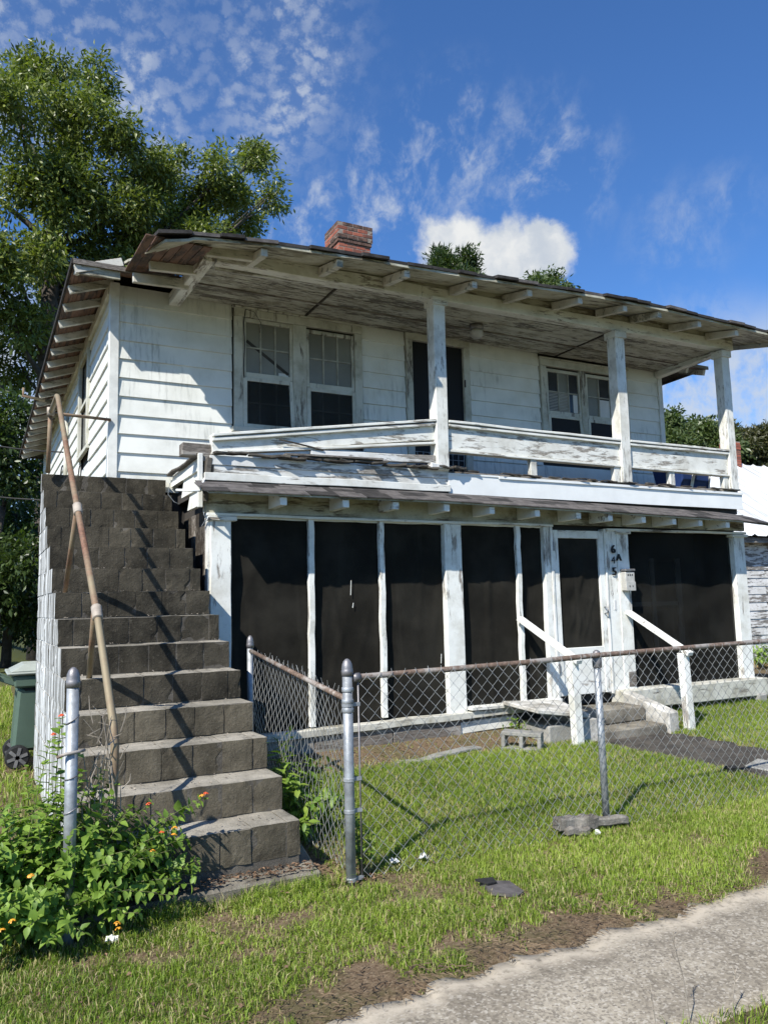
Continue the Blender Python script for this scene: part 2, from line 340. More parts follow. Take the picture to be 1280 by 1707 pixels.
def blockmat(name, lo, hi, speck, white=0.0):
    m, t, b = newmat(name); v = pos(t, rnd=False); vw = v
    n = t.noise(v, 4.0, 8.0, 0.7); f = t.noise(v, 55.0, 6.0, 0.75); ri = t.n('ShaderNodeObjectInfo').outputs['Random']
    k = t.math('ADD', t.math('MULTIPLY', n, 0.85), t.math('MULTIPLY', t.noise(vw, 1.1, 3.0), 0.55))
    k = t.math('ADD', k, t.math('MULTIPLY', t.math('SUBTRACT', ri, 0.5), 0.10))
    c = t.mix(t.smooth(k, 0.45, 0.98), lo, hi)
    c = t.mix(t.math('MULTIPLY', t.smooth(f, 0.56, 0.70), 0.65), c, speck)
    vst = t.noise(t.vmath('MULTIPLY', v, (9, 9, 1.2)), 1.0, 4.0, .6); c = t.mix(t.math('MULTIPLY', t.smooth(vst, .55, .72), .45), c, tuple(x*.45 for x in lo))
    c = t.mix(t.math('MULTIPLY', t.smooth(t.noise(v, 90.0, 3.0, 0.7), 0.60, 0.70), 0.5), c, (0.015, 0.014, 0.012))
    t.set(b.inputs['Base Color'], c); b.inputs['Roughness'].default_value = 0.92; b.inputs['Specular IOR Level'].default_value = 0.15
    t.set(b.inputs['Normal'], t.n('ShaderNodeBump', {'Height': t.math('ADD', t.math('MULTIPLY', f, 0.7), t.math('MULTIPLY', n, 0.5)), 'Strength': 0.75, 'Distance': 0.018})); return m
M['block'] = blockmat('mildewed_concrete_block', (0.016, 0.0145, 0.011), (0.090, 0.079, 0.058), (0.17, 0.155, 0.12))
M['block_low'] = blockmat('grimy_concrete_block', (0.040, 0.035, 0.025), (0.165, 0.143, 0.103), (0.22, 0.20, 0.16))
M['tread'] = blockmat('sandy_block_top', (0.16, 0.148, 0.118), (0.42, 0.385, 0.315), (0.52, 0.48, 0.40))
M['cinder'] = blockmat('pale_cinder_block', (0.22, 0.215, 0.19), (0.40, 0.39, 0.36), (0.5, 0.48, 0.44))
M['steps'] = blockmat('mossy_white_masonry', (0.22, 0.20, 0.16), (0.86, 0.85, 0.80), (0.7, 0.68, 0.62))
M['steptop'] = blockmat('mossy_step_concrete', (0.07, 0.06, 0.045), (0.34, 0.31, 0.25), (0.42, 0.40, 0.34))
M['mortar'] = blockmat('dark_mortar', (0.05, 0.045, 0.038), (0.16, 0.145, 0.12), (0.22, 0.2, 0.17))
def flank():
    m, t, b = newmat('streaked_white_block_paint'); v = pos(t, rnd=False)
    st = t.noise(t.vmath('MULTIPLY', v, (14, 14, 0.55)), 1.0, 5.0, 0.65); s2 = t.noise(t.vmath('MULTIPLY', v, (40, 40, 1.2)), 1.0, 4.0, 0.6)
    k = t.smooth(t.math('ADD', t.math('MULTIPLY', st, 0.7), t.math('MULTIPLY', s2, 0.3)), 0.39, 0.57)
    c = t.mix(t.math('MULTIPLY', k, 0.92), (0.74, 0.76, 0.75), (0.10, 0.098, 0.085))
    f = t.noise(v, 60.0, 5.0, 0.7); c = t.mix(t.math('MULTIPLY', t.smooth(f, 0.56, 0.7), 0.35), c, (0.2, 0.19, 0.17))
    t.set(b.inputs['Base Color'], c); b.inputs['Roughness'].default_value = 0.85
    t.set(b.inputs['Normal'], t.n('ShaderNodeBump', {'Height': f, 'Strength': 0.35, 'Distance': 0.008})); return m
M['flank'] = flank()
def brickmat():
    m, t, b = newmat('old_red_brick'); v = pos(t); ri = t.n('ShaderNodeObjectInfo').outputs['Random']
    c = t.ramp(ri, [(0.0, (0.16, 0.055, 0.035)), (0.4, (0.30, 0.085, 0.05)), (0.75, (0.36, 0.12, 0.07)), (1.0, (0.20, 0.09, 0.06))])
    c = t.mix(t.math('MULTIPLY', t.smooth(t.noise(v, 9.0, 6.0, 0.7), 0.5, 0.68), 0.75), c, (0.05, 0.045, 0.04))
    t.set(b.inputs['Base Color'], c); b.inputs['Roughness'].default_value = 0.9
    t.set(b.inputs['Normal'], t.n('ShaderNodeBump', {'Height': t.noise(v, 60.0, 4.0), 'Strength': 0.5, 'Distance': 0.01})); return m
M['brick'] = brickmat()
M['log'] = blockmat('lichen_grey_timber', (0.07, 0.06, 0.05), (0.40, 0.37, 0.32), (0.45, 0.43, 0.38))
M['soot'] = flat('sooty_brick', (0.13, 0.075, 0.055), 0.9, 0.6, 14, 0.5, bsc=60)
M['lime'] = flat('pale_lime_mortar', (0.27, 0.235, 0.195), 0.95, 0.4, 20, 0.5)
M['conc'] = None
def walkmat():
    m, t, b = newmat('weathered_sidewalk_concrete'); v = pos(t, rnd=False)
    n = t.noise(v, 2.2, 7.0, 0.65); f2 = t.noise(v, 70.0, 7.0, 0.8); f3 = t.noise(v, 24.0, 6.0, 0.7)
    vo = t.n('ShaderNodeTexVoronoi', {'Vector': v, 'Scale': 95.0}); peb = t.n('ShaderNodeSeparateColor', {0: vo.outputs['Color']}).outputs[0]
    c = t.mix(t.smooth(n, 0.32, 0.7), (0.215, 0.185, 0.138), (0.39, 0.345, 0.265))
    c = t.mix(t.math('MULTIPLY', t.smooth(peb, 0.55, 0.95), 0.65), c, (0.13, 0.112, 0.088)); c = t.mix(t.math('MULTIPLY', t.smooth(peb, 0.30, 0.02), 0.55), c, (0.50, 0.46, 0.385))
    c = t.mix(t.math('MULTIPLY', t.smooth(f3, 0.50, 0.66), 0.5), c, (0.15, 0.13, 0.10)); c = t.mix(t.math('MULTIPLY', t.smooth(f2, 0.54, 0.66), 0.7), c, (0.075, 0.066, 0.052))
    ed = t.n('ShaderNodeAttribute', attribute_name='rim').outputs['Fac']
    c = t.mix(t.math('MULTIPLY', ed, t.smooth(f3, .3, .55)), c, (0.47, 0.41, 0.315))
    t.set(b.inputs['Base Color'], c); b.inputs['Roughness'].default_value = 0.92; b.inputs['Specular IOR Level'].default_value = 0.2
    t.set(b.inputs['Normal'], t.n('ShaderNodeBump', {'Height': f2, 'Strength': 0.35, 'Distance': 0.006})); return m
M['walk'] = walkmat()
def soil():
    m, t, b = newmat('soil_with_dry_litter'); v = pos(t, rnd=False)
    n = t.noise(v, 2.5, 7.0, 0.7); f = t.noise(v, 45.0, 7.0, 0.75); s3 = t.noise(t.vmath('MULTIPLY', v, (1, 2.5, 1)), 28.0, 4.0, 0.7, 1.5)
    c = t.mix(t.smooth(f, 0.35, 0.7), (0.085, 0.055, 0.033), (0.22, 0.165, 0.105))
    c = t.mix(t.math('MULTIPLY', t.smooth(s3, 0.54, 0.64), 0.7), c, (0.33, 0.25, 0.165))
    c = t.mix(t.math('MULTIPLY', t.smooth(n, 0.45, 0.62), 0.45), c, (0.075, 0.085, 0.03))
    p = t.n('ShaderNodeSeparateXYZ', {0: v})
    c = t.mix(t.smooth(t.math('ABSOLUTE', p.outputs[1]), 5.5, 12.0), c, (0.075, 0.085, 0.03))
    t.set(b.inputs['Base Color'], c); b.inputs['Roughness'].default_value = 0.95; b.inputs['Specular IOR Level'].default_value = 0.1
    t.set(b.inputs['Normal'], t.n('ShaderNodeBump', {'Height': t.math('ADD', f, t.math('MULTIPLY', s3, 0.4)), 'Strength': 0.55, 'Distance': 0.015})); return m
M['soil'] = soil()
M['asphalt'] = blockmat('worn_dark_path', (0.03, 0.028, 0.026), (0.13, 0.115, 0.095), (0.22, 0.18, 0.14))
def leafmat(name, dark, light, dry=None, rough=0.42, trans=0.3, spec=0.5):
    m, t, b = newmat(name); out = m.node_tree.nodes['Material Output']
    ti = t.n('ShaderNodeAttribute', attribute_name='tint').outputs['Fac']
    st = [(0.0, dark), (0.88 if dry else 1.0, light)]
    if dry: st.append((0.93, dry))
    c = t.ramp(ti, st)
    t.set(b.inputs['Base Color'], c); b.inputs['Roughness'].default_value = rough; b.inputs['Specular IOR Level'].default_value = spec
    tr = t.n('ShaderNodeBsdfTranslucent', {'Color': t.mix(1.0, c, (1.3, 1.5, 0.5), 'MULTIPLY')})
    t.set(out.inputs['Surface'], t.n('ShaderNodeMixShader', {0: trans, 1: b.outputs[0], 2: tr})); return m
M['pecan'] = leafmat('pecan_leaf', (0.060, 0.090, 0.018), (0.24, 0.275, 0.065))
M['thicket'] = leafmat('thicket_leaf', (0.024, 0.048, 0.012), (0.085, 0.125, 0.032))
M['far_leaf'] = leafmat('distant_leaf', (0.045, 0.075, 0.024), (0.12, 0.155, 0.055))
M['far_leaf2'] = leafmat('distant_olive_leaf', (0.045, 0.055, 0.022), (0.115, 0.110, 0.050))
M['pine_leaf'] = leafmat('pine_needles', (0.022, 0.045, 0.014), (0.075, 0.105, 0.030))
M['grass'] = leafmat('grass_blade', (0.105, 0.175, 0.018), (0.33, 0.42, 0.065), (0.44, 0.37, 0.20), 0.5, 0.3, 0.3)
M['bark'] = flat('dark_bark', (0.075, 0.062, 0.05), 0.95, 0.5, 5, 0.8)
def lantana(name, a, bb):
    m, t, b = newmat(name); out = m.node_tree.nodes['Material Output']
    ri = t.n('ShaderNodeObjectInfo').outputs['Random']; ti = t.n('ShaderNodeAttribute', attribute_name='tint').outputs['Fac']
    v = pos(t); c = t.mix(t.math('FRACT', t.math('ADD', ri, ti)), a, bb); c = t.mix(t.math('MULTIPLY', t.smooth(t.noise(v, 60.0, 3.0), 0.5, 0.7), 0.3), c, tuple(x*0.6 for x in a))
    t.set(b.inputs['Base Color'], c); b.inputs['Roughness'].default_value = 0.5; b.inputs['Specular IOR Level'].default_value = 0.35
    tr = t.n('ShaderNodeBsdfTranslucent', {'Color': t.mix(1.0, c, (1.3, 1.5, 0.5), 'MULTIPLY')})
    t.set(out.inputs['Surface'], t.n('ShaderNodeMixShader', {0: 0.28, 1: b.outputs[0], 2: tr})); return m
M['lant'] = lantana('lantana_leaf', (0.105, 0.185, 0.026), (0.25, 0.37, 0.065))
M['sap'] = lantana('sapling_leaf', (0.10, 0.19, 0.025), (0.24, 0.33, 0.05))
M['stem'] = flat('green_brown_stem', (0.12, 0.13, 0.05), 0.7, 0.3)
M['orange'] = flat('orange_petals', (0.75, 0.33, 0.03), 0.5, 0.25, 90)
M['red'] = flat('red_petals', (0.70, 0.10, 0.03), 0.5, 0.3, 90)
M['twig'] = flat('dry_twig', (0.30, 0.26, 0.21), 0.9, 0.4)
M['straw'] = flat('brown_straw', (0.20, 0.145, 0.09), 0.9, 0.6, 3)
M['bin'] = flat('green_cart_plastic', (0.085, 0.130, 0.098), 0.5, 0.12, 3)
M['binlid'] = flat('grey_green_lid', (0.34, 0.37, 0.33), 0.5, 0.15, 4)
M['rubber'] = flat('black_rubber', (0.015, 0.015, 0.015), 0.7, 0.1)
M['blue'] = flat('deep_blue_plastic', (0.02, 0.045, 0.16), 0.45, 0.15)
M['ink'] = flat('black_number', (0.01, 0.01, 0.01), 0.5, 0.1)
M['boxmetal'] = flat('chalky_mailbox_paint', (0.46, 0.45, 0.41), 0.55, 0.2, 14)
M['metalroof'] = None
def tinroof():
    m, t, b = newmat('white_coated_metal_roof'); v = pos(t, rnd=False)
    st = t.noise(t.vmath('MULTIPLY', v, (5, 0.7, 0.7)), 1.0, 5.0); c = t.mix(t.smooth(st, 0.42, 0.7), (0.70, 0.71, 0.70), (0.40, 0.40, 0.38))
    t.set(b.inputs['Base Color'], c); b.inputs['Roughness'].default_value = 0.5; return m
M['metalroof'] = tinroof()
M['cable'] = flat('black_cable', (0.03, 0.03, 0.03), 0.6, 0.2)
M['deadleaf'] = flat('dead_brown_leaf', (0.17, 0.105, 0.062), 0.85, 0.75, 30)
M['blkleaf'] = flat('bitumen_scrap', (0.022, 0.021, 0.02), 0.85, 0.4, 12, 0.4)

# ------------------------------------------------------------------ ground, pavement, path
def axis(a, b, step, lim):
    core = list(np.arange(a, b+1e-6, step)); lo = []; d = step; x = a
    while x > -lim: d *= 1.35; x -= d; lo.append(x)
    hi = []; d = step; x = b
    while x < lim: d *= 1.35; x += d; hi.append(x)
    return np.array(lo[::-1]+core+hi)
xs = axis(-1.2, 7.5, 0.07, 420); ys = axis(-5.4, 0.6, 0.07, 420)
X, Y = np.meshgrid(xs, ys, indexing='ij'); Z = gz(X, Y)
near = (sst(X, -3, -1)*(1-sst(X, 8, 11))*sst(Y, -7, -5.3)*(1-sst(Y, 2, 4)))
Z = Z+near*0.018*(fbm(X, Y, 7.0)-0.5)
# the pavement and the path lie in shallow beds of the ground
def edge_y(x): return -4.37+0.075*(np.clip(x, -3, 8)-1.0)+0.20*(np.asarray(fbm(x, 0*np.asarray(x)+3.3, 1.6))-0.5)+0.07*(vnoise(x, 0*np.asarray(x), 7.0)-0.5)+0.05*(vnoise(x, 0*np.asarray(x)+5.0, 19.0)-0.5)
EY = edge_y(X); bed = sst(EY-Y, -0.03, 0.08)*sst(Y, -5.12, -4.95)
Z = Z*(1-bed)+bed*(-0.03)
nx, ny = X.shape
idx = np.arange(nx*ny).reshape(nx, ny)
q = np.stack([idx[:-1, :-1], idx[1:, :-1], idx[1:, 1:], idx[:-1, 1:]], -1).reshape(-1, 4)
gr = npmesh('ground', np.stack([X, Y, Z], -1).reshape(-1, 3), q.ravel(), [4]*len(q), M['soil'], smooth=True); gr['kind'] = 'structure'
# pavement strip with a crumbling inner edge
mb = MB(); sx = np.arange(-40, 40.01, 0.05) if False else np.concatenate([np.arange(-40, -1, 1.0), np.arange(-1, 8, 0.025), np.arange(8, 41, 1.0)])
e1 = edge_y(sx); e0 = -5.05+0.05*(vnoise(sx, sx*0, 3.0)-0.5)
V = []; Fc = []
for i, x in enumerate(sx):
    for k in range(9):
        yy = e0[i]+(e1[i]-e0[i])*k/8; V.append((x, yy, 0.012+0.006*math.sin(x*1.3+k)+ (0 if 0 < k < 8 else -0.006)))
    V.append((x, e1[i]+0.02, -0.06)); V.append((x, e0[i]-0.02, -0.06))
n_ = 11
for i in range(len(sx)-1):
    a = i*n_; b_ = a+n_
    for k in range(8): Fc.append((a+k, b_+k, b_+k+1, a+k+1))
    Fc.append((a+8, b_+8, b_+9, a+9)); Fc.append((a+10, b_+10, b_, a))
sw = MB().add(V, Fc).build('sidewalk', M['walk'], smooth=True); sw['kind'] = 'structure'
at = sw.data.attributes.new('rim', 'FLOAT', 'POINT'); at.data.foreach_set('value', [float(k in (7, 8, 9)) for i in range(len(sx)) for k in range(11)])   # sandy worn rim
# dark worn path from the steps out to the right
V = []; Fc = []; pts = [(5.95, -0.93, 0.62), (6.0, -1.3, 0.62), (6.1, -1.8, 0.60), (6.25, -2.4, 0.58), (6.4, -3.0, 0.56), (6.5, -3.8, 0.55)]
pc = []
for i in range(61):
    f_ = i/60*(len(pts)-1); k = min(int(f_), len(pts)-2); t_ = f_-k; pc.append([pts[k][j]*(1-t_)+pts[k+1][j]*t_ for j in range(3)])
for i, (x, y, w) in enumerate(pc):
    for k in range(-4, 5):
        xx = x+0.15+w*k/4*(1+0.12*math.sin(i*0.9+k)); V.append((xx, y, GZ(xx, y)+(0.022 if abs(k) < 4 else -0.02)+random.uniform(0, 0.004)))
for i in range(60):
    for k in range(8): Fc.append((i*9+k, i*9+k+1, i*9+10+k, i*9+9+k))
MB().add(V, Fc).build('path', M['asphalt'], smooth=True)['kind'] = 'structure'

# ------------------------------------------------------------------ the house
D = 1.137
H = thing('house', 'two storey weathered white wooden house with upstairs porch and dark screened lower porch', 'house', (5.0, 3.0, 0.0))
# inner core keeps the rooms dark
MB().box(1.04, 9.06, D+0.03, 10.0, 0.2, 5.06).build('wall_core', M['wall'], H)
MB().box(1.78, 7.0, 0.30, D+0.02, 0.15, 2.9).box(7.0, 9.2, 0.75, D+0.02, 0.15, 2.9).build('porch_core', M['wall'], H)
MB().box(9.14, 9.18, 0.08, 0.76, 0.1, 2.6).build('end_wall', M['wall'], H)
iw = MB().box(7.75, 8.75, 0.735, 0.75, 0.9, 2.1).build('inner_window', M['glass_dark'], H)
for a_ in ((7.70, 7.80, .72, .735, .85, 2.15), (8.70, 8.80, .72, .735, .85, 2.15), (8.20, 8.28, .72, .735, .85, 2.15), (7.80, 8.20, .72, .735, 1.48, 1.54), (8.28, 8.70, .72, .735, 1.48, 1.54)): box('frame_bar', *a_, M['white_z'], iw, 0.0)
sp_h = 0.2032
courses = [4.88-sp_h*i for i in range(11)]            # top line of each board
def sboard_x(x0, x1, zt, zb):
    n = max(1, int((x1-x0)/0.8)); vs = []; fs = []
    for i in range(n+1):
        x = x0+(x1-x0)*i/n; j = random.uniform(-0.002, 0.002)
        vs += [(x, D+0.012, zt+0.006), (x, D+0.012, zb+j), (x, D-0.024, zb+j), (x, D-0.002, zt+0.006)]
    for i in range(n):
        k = i*4; fs += [(k+a, k+4+a, k+4+(a+1) % 4, k+(a+1) % 4) for a in range(4)]
    fs += [(0, 1, 2, 3), (n*4+3, n*4+2, n*4+1, n*4)]
    MB().add(vs, fs).build('siding_board', M['siding'], H)
open_f = [(2.30, 3.95, 3.56, 5.3), (4.56, 5.55, 2.8, 5.3), (6.72, 8.38, 3.56, 5.3)]
for i in range(-1, 10):
    zt = 4.88-sp_h*i; zb = zt-sp_h
    zt = min(zt, 5.08)
    cuts = [(a, b) for a, b, c, d in open_f if zt-0.02 > c]
    x = 1.06
    for a, b in cuts+[(9.02, None)]:
        if a-x > 0.05: sboard_x(x, a-0.003, zt, zb)
        x = b+0.003 if b else x
def sboard_y(y0, y1, zt, zb, xw=1.0):
    vs = [(xw+0.014, y, z) if w == 0 else (xw-w, y, z) for y in (y0, y1) for (w, z) in ((0, zt+0.006), (0, zb), (0.024, zb), (0.002, zt+0.006))]
    MB().add(vs, [(0, 1, 5, 4), (1, 2, 6, 5), (2, 3, 7, 6), (3, 0, 4, 7), (0, 3, 2, 1), (4, 5, 6, 7)]).build('siding_board', M['siding'], H)
swy = (2.86, 3.88, 3.62, 5.04)
for i in range(-1, 22):
    zt = min(4.88-sp_h*i, 5.02); zb = 4.88-sp_h*(i+1)
    if zb < 0.35: break
    if zt-0.02 > swy[2]: sboard_y(D+0.08, swy[0], zt, zb); sboard_y(swy[1], 9.9, zt, zb)
    else: sboard_y(D+0.08, 5.5+random.uniform(-.4, .4), zt, zb); sboard_y(5.96, 9.9, zt, zb)
for a in ((0.965, 1.062, D-0.034, D+0.07), (9.02, 9.11, D-0.034, D+0.07), (0.965, 1.05, 9.9, 9.99)):
    box('corner_board', a[0], a[1], a[2], a[3], 0.3, 5.10, M['corner'], H)
box('frieze_board', 0.955, 0.995, D+0.08, 9.9, 5.0, 5.12, M['corner'], H)
# ---- windows
def sash_window(x0, x1, z0, zm, z1, y, par, panes, screen, lean=0.0):
    """one double-hung unit: upper sash of six panes and a lower sash behind an insect screen"""
    mb = MB(); w = 0.035
    mb.box(x0, x0+w, y, y+0.04, zm, z1).box(x1-w, x1, y, y+0.04, zm, z1).box(x0+w, x1-w, y, y+0.04, z1-0.045, z1).box(x0+w, x1-w, y-0.005, y+0.04, zm-0.01, zm+0.05)
    mb.build('sash', M['case'], par, 0.003)
    xi0, xi1, zi0, zi1 = x0+w, x1-w, zm+0.05, z1-0.045
    mu = MB()
    for k in (1, 2): xx = xi0+(xi1-xi0)*k/3; mu.box(xx-0.009, xx+0.009, y+0.004, y+0.034, zi0, zi1)
    zz = (zi0+zi1)/2
    for k in range(3):
        xa = xi0+(xi1-xi0)*k/3+0.009; xb = xi0+(xi1-xi0)*(k+1)/3-0.009; mu.box(xa, xb, y+0.006, y+0.032, zz-0.008, zz+0.008)
    mu.build('muntin', M['muntin'], par)
    for k in range(3):
        for j in range(2):
            xa = xi0+(xi1-xi0)*k/3+0.006; xb = xi0+(xi1-xi0)*(k+1)/3-0.006; za = zi0+(zi1-zi0)*j/2+0.004; zb = zi0+(zi1-zi0)*(j+1)/2-0.004
            MB().box(xa, xb, y+0.020, y+0.024, za, zb).build('pane', panes[(k+j*3) % len(panes)], par)
    f = MB(); l = lean
    f.beam((x0+0.02, y-0.012, z0), (x0+0.02, y-0.012, zm-0.01), 0.045, 0.02, up=(0, 1, 0)).beam((x1-0.02+l, y-0.012, z0), (x1-0.02-l, y-0.012, zm-0.01), 0.045, 0.02, up=(0, 1, 0))
    f.box(x0+0.043, x1-0.043, y-0.020, y-0.002, zm-0.055, zm-0.010).box(x0+0.043, x1-0.043, y-0.020, y-0.002, z0, z0+0.045)
    f.build('screen_frame', M['case'], par, 0.003)
    MB().box(x0+0.03, x1-0.03, y-0.008, y-0.006, z0+0.02, zm-0.03).build('insect_screen', screen, par)
    mm = MB(); zq = (z0+zm)/2; mm.box(x0, x1, y+0.012, y+0.03, zq-0.01, zq+0.01)
    for k in (1, 2): xx = x0+(x1-x0)*k/3; mm.box(xx-0.009, xx+0.009, y+0.010, y+0.012, z0, zm)
    mm.build('muntin', M['muntin'], par)
def casing(x0, x1, z0, z1, mulls, par, y=D):
    box('casing', x0, x0+0.10, y-0.045, y+0.01, z0+0.06, z1-0.10, M['case'], par); box('casing', x1-0.10, x1, y-0.045, y+0.01, z0+0.06, z1-0.10, M['case'], par)
    box('casing', x0-0.005, x1+0.005, y-0.050, y+0.01, z1-0.098, z1, M['case'], par); box('cap_trim', x0-0.02, x1+0.02, y-0.065, y, z1+0.002, z1+0.022, M['case'], par)
    for a, b in mulls: box('mullion', a, b, y-0.045, y+0.01, z0+0.06, z1-0.10, M['case'], par)
    box('sill', x0-0.03, x1+0.03, y-0.085, y+0.02, z0, z0+0.058, M['case'], par)
w1 = MB().box(2.36, 3.90, D+0.045, D+0.06, 3.60, 4.98).build('window', M['wall'], H)
casing(2.32, 3.94, 3.57, 5.03, [(3.03, 3.20)], w1)
sash_window(2.425, 3.03, 3.63, 4.23, 4.925, D-0.03, w1, [M['glass_blind']], M['mesh_dark'], 0.012)
sash_window(3.205, 3.835, 3.63, 4.19, 4.90, D-0.03, w1, [M['glass_blind']], M['mesh_dark'])
beam('broken_brace', (2.47, D-0.012, 4.66), (2.98, D-0.012, 4.31), 0.006, 0.035, M['wall'], w1, 0.0)
box('paper_sheet', 2.86, 2.98, D-0.012, D-0.008, 4.27, 4.32, M['paper'], w1, 0.0)
tube('loose_wire', [(2.45, D-0.05, 5.02), (2.425, D-0.055, 4.85), (2.44, D-0.05, 4.6), (2.425, D-0.052, 4.35), (2.43, D-0.05, 4.2)], 0.006, M['cable'], w1, 5)
tube('loose_wire', [(2.45, D-0.05, 5.02), (2.55, D-0.06, 5.0), (2.63, D-0.06, 4.88), (2.62, D-0.055, 4.76)], 0.003, M['cable'], w1, 5)
w2 = MB().box(6.76, 8.34, D+0.045, D+0.06, 3.60, 4.98).build('window', M['wall'], H)
casing(6.73, 8.37, 3.57, 4.99, [(7.45, 7.55)], w2)
sash_window(6.83, 7.45, 3.63, 4.20, 4.86, D-0.03, w2, [M['glass_dark'], M['glass_blind'], M['glass_dark']], M['black'], 0.02)
sash_window(7.555, 8.27, 3.63, 4.19, 4.86, D-0.03, w2, [M['glass_blind'], M['glass_dark'], M['glass_blind']], M['black'], 0.02)
for k in range(13):
    zz = 4.27+k*0.021*1.05; MB().beam((6.88, D-0.014, zz), (7.24, D-0.014, zz), 0.004, 0.012).build('blind_slat', M['slat'], w2)
box('paper_sheet', 7.32, 7.40, D-0.014, D-0.011, 4.26, 4.52, M['paper'], w2, 0)
box('paper_sheet', 7.82, 8.12, D-0.014, D-0.011, 4.24, 4.50, M['paper'], w2, 0)
# vertical black letters pencilled on the casing of the right window
# ---- side wall window
w3 = MB().box(1.01, 1.03, swy[0]+0.06, swy[1]-0.06, 3.66, 4.98).build('window', M['glass_dark'], H)
for a in ((swy[0], swy[0]+0.11, 3.68, 5.0), (swy[1]-0.11, swy[1], 3.68, 5.0), (swy[0]+0.112, swy[1]-0.112, 4.9, 5.0), (swy[0]-0.03, swy[1]+0.03, 3.62, 3.678)):
    box('casing', 0.955, 1.0, a[0], a[1], a[2], a[3], M['case'], w3)
box('sash', 0.972, 1.004, swy[0]+0.115, swy[1]-0.115, 4.28, 4.33, M['case'], w3)
# ---- upstairs door
dr = MB().box(4.66, 5.44, D+0.0, D+0.03, 3.06, 4.96).build('door', M['black'], H)
box('casing', 4.57, 4.66, D-0.045, D+0.02, 3.05, 4.965, M['case'], dr); box('casing', 5.44, 5.535, D-0.045, D+0.02, 3.05, 4.965, M['case'], dr)
box('casing', 4.565, 5.54, D-0.05, D+0.02, 4.967, 5.06, M['case'], dr)
gl = MB()
for k in range(9): xx = 4.70+k*0.088; gl.box(xx, xx+0.006, D-0.02, D-0.014, 3.1, 3.52)
for k in range(6): zz = 3.12+k*0.078; gl.box(4.68, 5.42, D-0.014, D-0.009, zz, zz+0.006)
gl.build('guard_grille', M['galv'], dr)
box('hinge', 5.435, 5.455, D-0.06, D-0.045, 4.42, 4.52, M['wall'], dr)
# ---- porch floor structure
box('porch_floor', 1.66, 9.15, -0.06, D-0.03, 2.99, 3.05, M['grey_x'], H)
MB().box(1.70, 9.14, -0.03, D, 2.72, 2.98).build('floor_framing', M['wall'], H)
for a, z0, z1, y in ((1.72, 2.955, 3.045, -0.085), (1.73, 2.875, 2.953, -0.075)):
    MB().beam((a, y, (z0+z1)/2), (4.385, y, (z0+z1)/2+0.005), 0.022, z1-z0, sub=6, warp=0.004).build('clapboard', M['peel_xh'], H, 0.003)
MB().beam((1.66, -0.115, 2.835), (4.385, -0.115, 2.845), 0.03, 0.075, sub=6, warp=0.005).build('ledge_board', M['peel_x'], H, 0.004)
fm = MB(); fm.beam((4.375, -0.095, 2.905), (9.18, -0.095, 2.895), 0.014, 0.235, sub=10, warp=0.003)
fm.build('fascia_panel', M['fascia'], H, 0.002)
MB().beam((4.37, -0.106, 3.012), (5.05, -0.108, 3.014), 0.006, 0.02).beam((5.05, -0.112, 3.004), (9.18, -0.112, 2.994), 0.014, 0.03, sub=6, warp=0.002).build('fascia_trim', M['fascia'], H, 0.001)
for k in range(17):
    x = 1.75+k*0.165+random.uniform(-.03, .03); l = random.uniform(0.14, 0.30)
    MB().beam((x, random.uniform(-.16, -.06), 3.062+random.uniform(-.006, .02)), (x+l, random.uniform(-.16, -.06), 3.062+random.uniform(-.012, .02)), random.uniform(.06, .12), random.uniform(.014, .026), sub=3, warp=.008).build('rotten_board', M['rot'], H, 0.002)
for k in range(24):
    x = 4.45+k*0.195+random.uniform(-.05, .05)
    if random.random() < 0.8: MB().beam((x, random.uniform(-.13, -.08), 3.052), (x+random.uniform(.1, .22), random.uniform(-.13, -.08), 3.050+random.uniform(-.006, .008)), .05, random.uniform(.01, .02), sub=2, warp=.006).build('rotten_board', M['rot'], H, 0.002)
# left end panel of the floor structure, clad in siding
for z0, z1 in ((2.90, 3.035), (2.72, 2.90), (2.56, 2.72)):
    ya = -0.04; yb = {2.90: D-0.03, 2.72: 0.62, 2.56: 0.36}[z0]
    vs = []
    for y in (ya, yb):
        vs += [(1.665, y, z1), (1.665, y, z0), (1.618, y, z0-0.0), (1.642, y, z1)]
    MB().add(vs, [(0, 1, 5, 4), (1, 2, 6, 5), (2, 3, 7, 6), (3, 0, 4, 7), (0, 3, 2, 1), (4, 5, 6, 7)]).build('end_siding_board', M['siding'], H)
beam('end_corner_trim', (1.635, -0.06, 2.545), (1.635, -0.06, 3.06), 0.045, 0.04, M['corner'], H, up=(0, 1, 0))
MB().beam((1.63, -0.05, 3.055), (1.60, D-0.04, 3.03), 0.06, 0.022, sub=5, warp=0.008).build('rotten_board', M['rot'], H, 0.002)
beam('end_timber', (1.47, 0.02, 3.10), (1.80, 0.02, 3.095), 0.14, 0.12, M['grey_x'], H, 0.006)
for k, (x, z0, z1) in enumerate(((1.685, 2.60, 3.0), (1.72, 2.72, 3.0), (1.70, 2.86, 3.02))): beam('rotten_stud', (x, -0.06-0.012*k, z0), (x+0.02, -0.06-0.012*k, z1), 0.05, 0.035, M['rot'], H, up=(0, 1, 0))
tube('drip_pipe', [(1.58, -0.28, 2.67), (1.66, -0.10, 2.80), (1.69, -0.05, 2.84)], 0.012, M['fascia'], H, 8)
tube('drip_pipe', [(1.40, -0.12, 2.69), (1.58, -0.285, 2.67)], 0.012, M['fascia'], H, 8)
tube('loose_wire', [(1.40, -0.15, 2.79), (1.34, -0.12, 2.75), (1.33, -0.1, 2.65), (1.38, -0.12, 2.58), (1.43, -0.12, 2.56)], 0.003, M['galv'], H, 5)
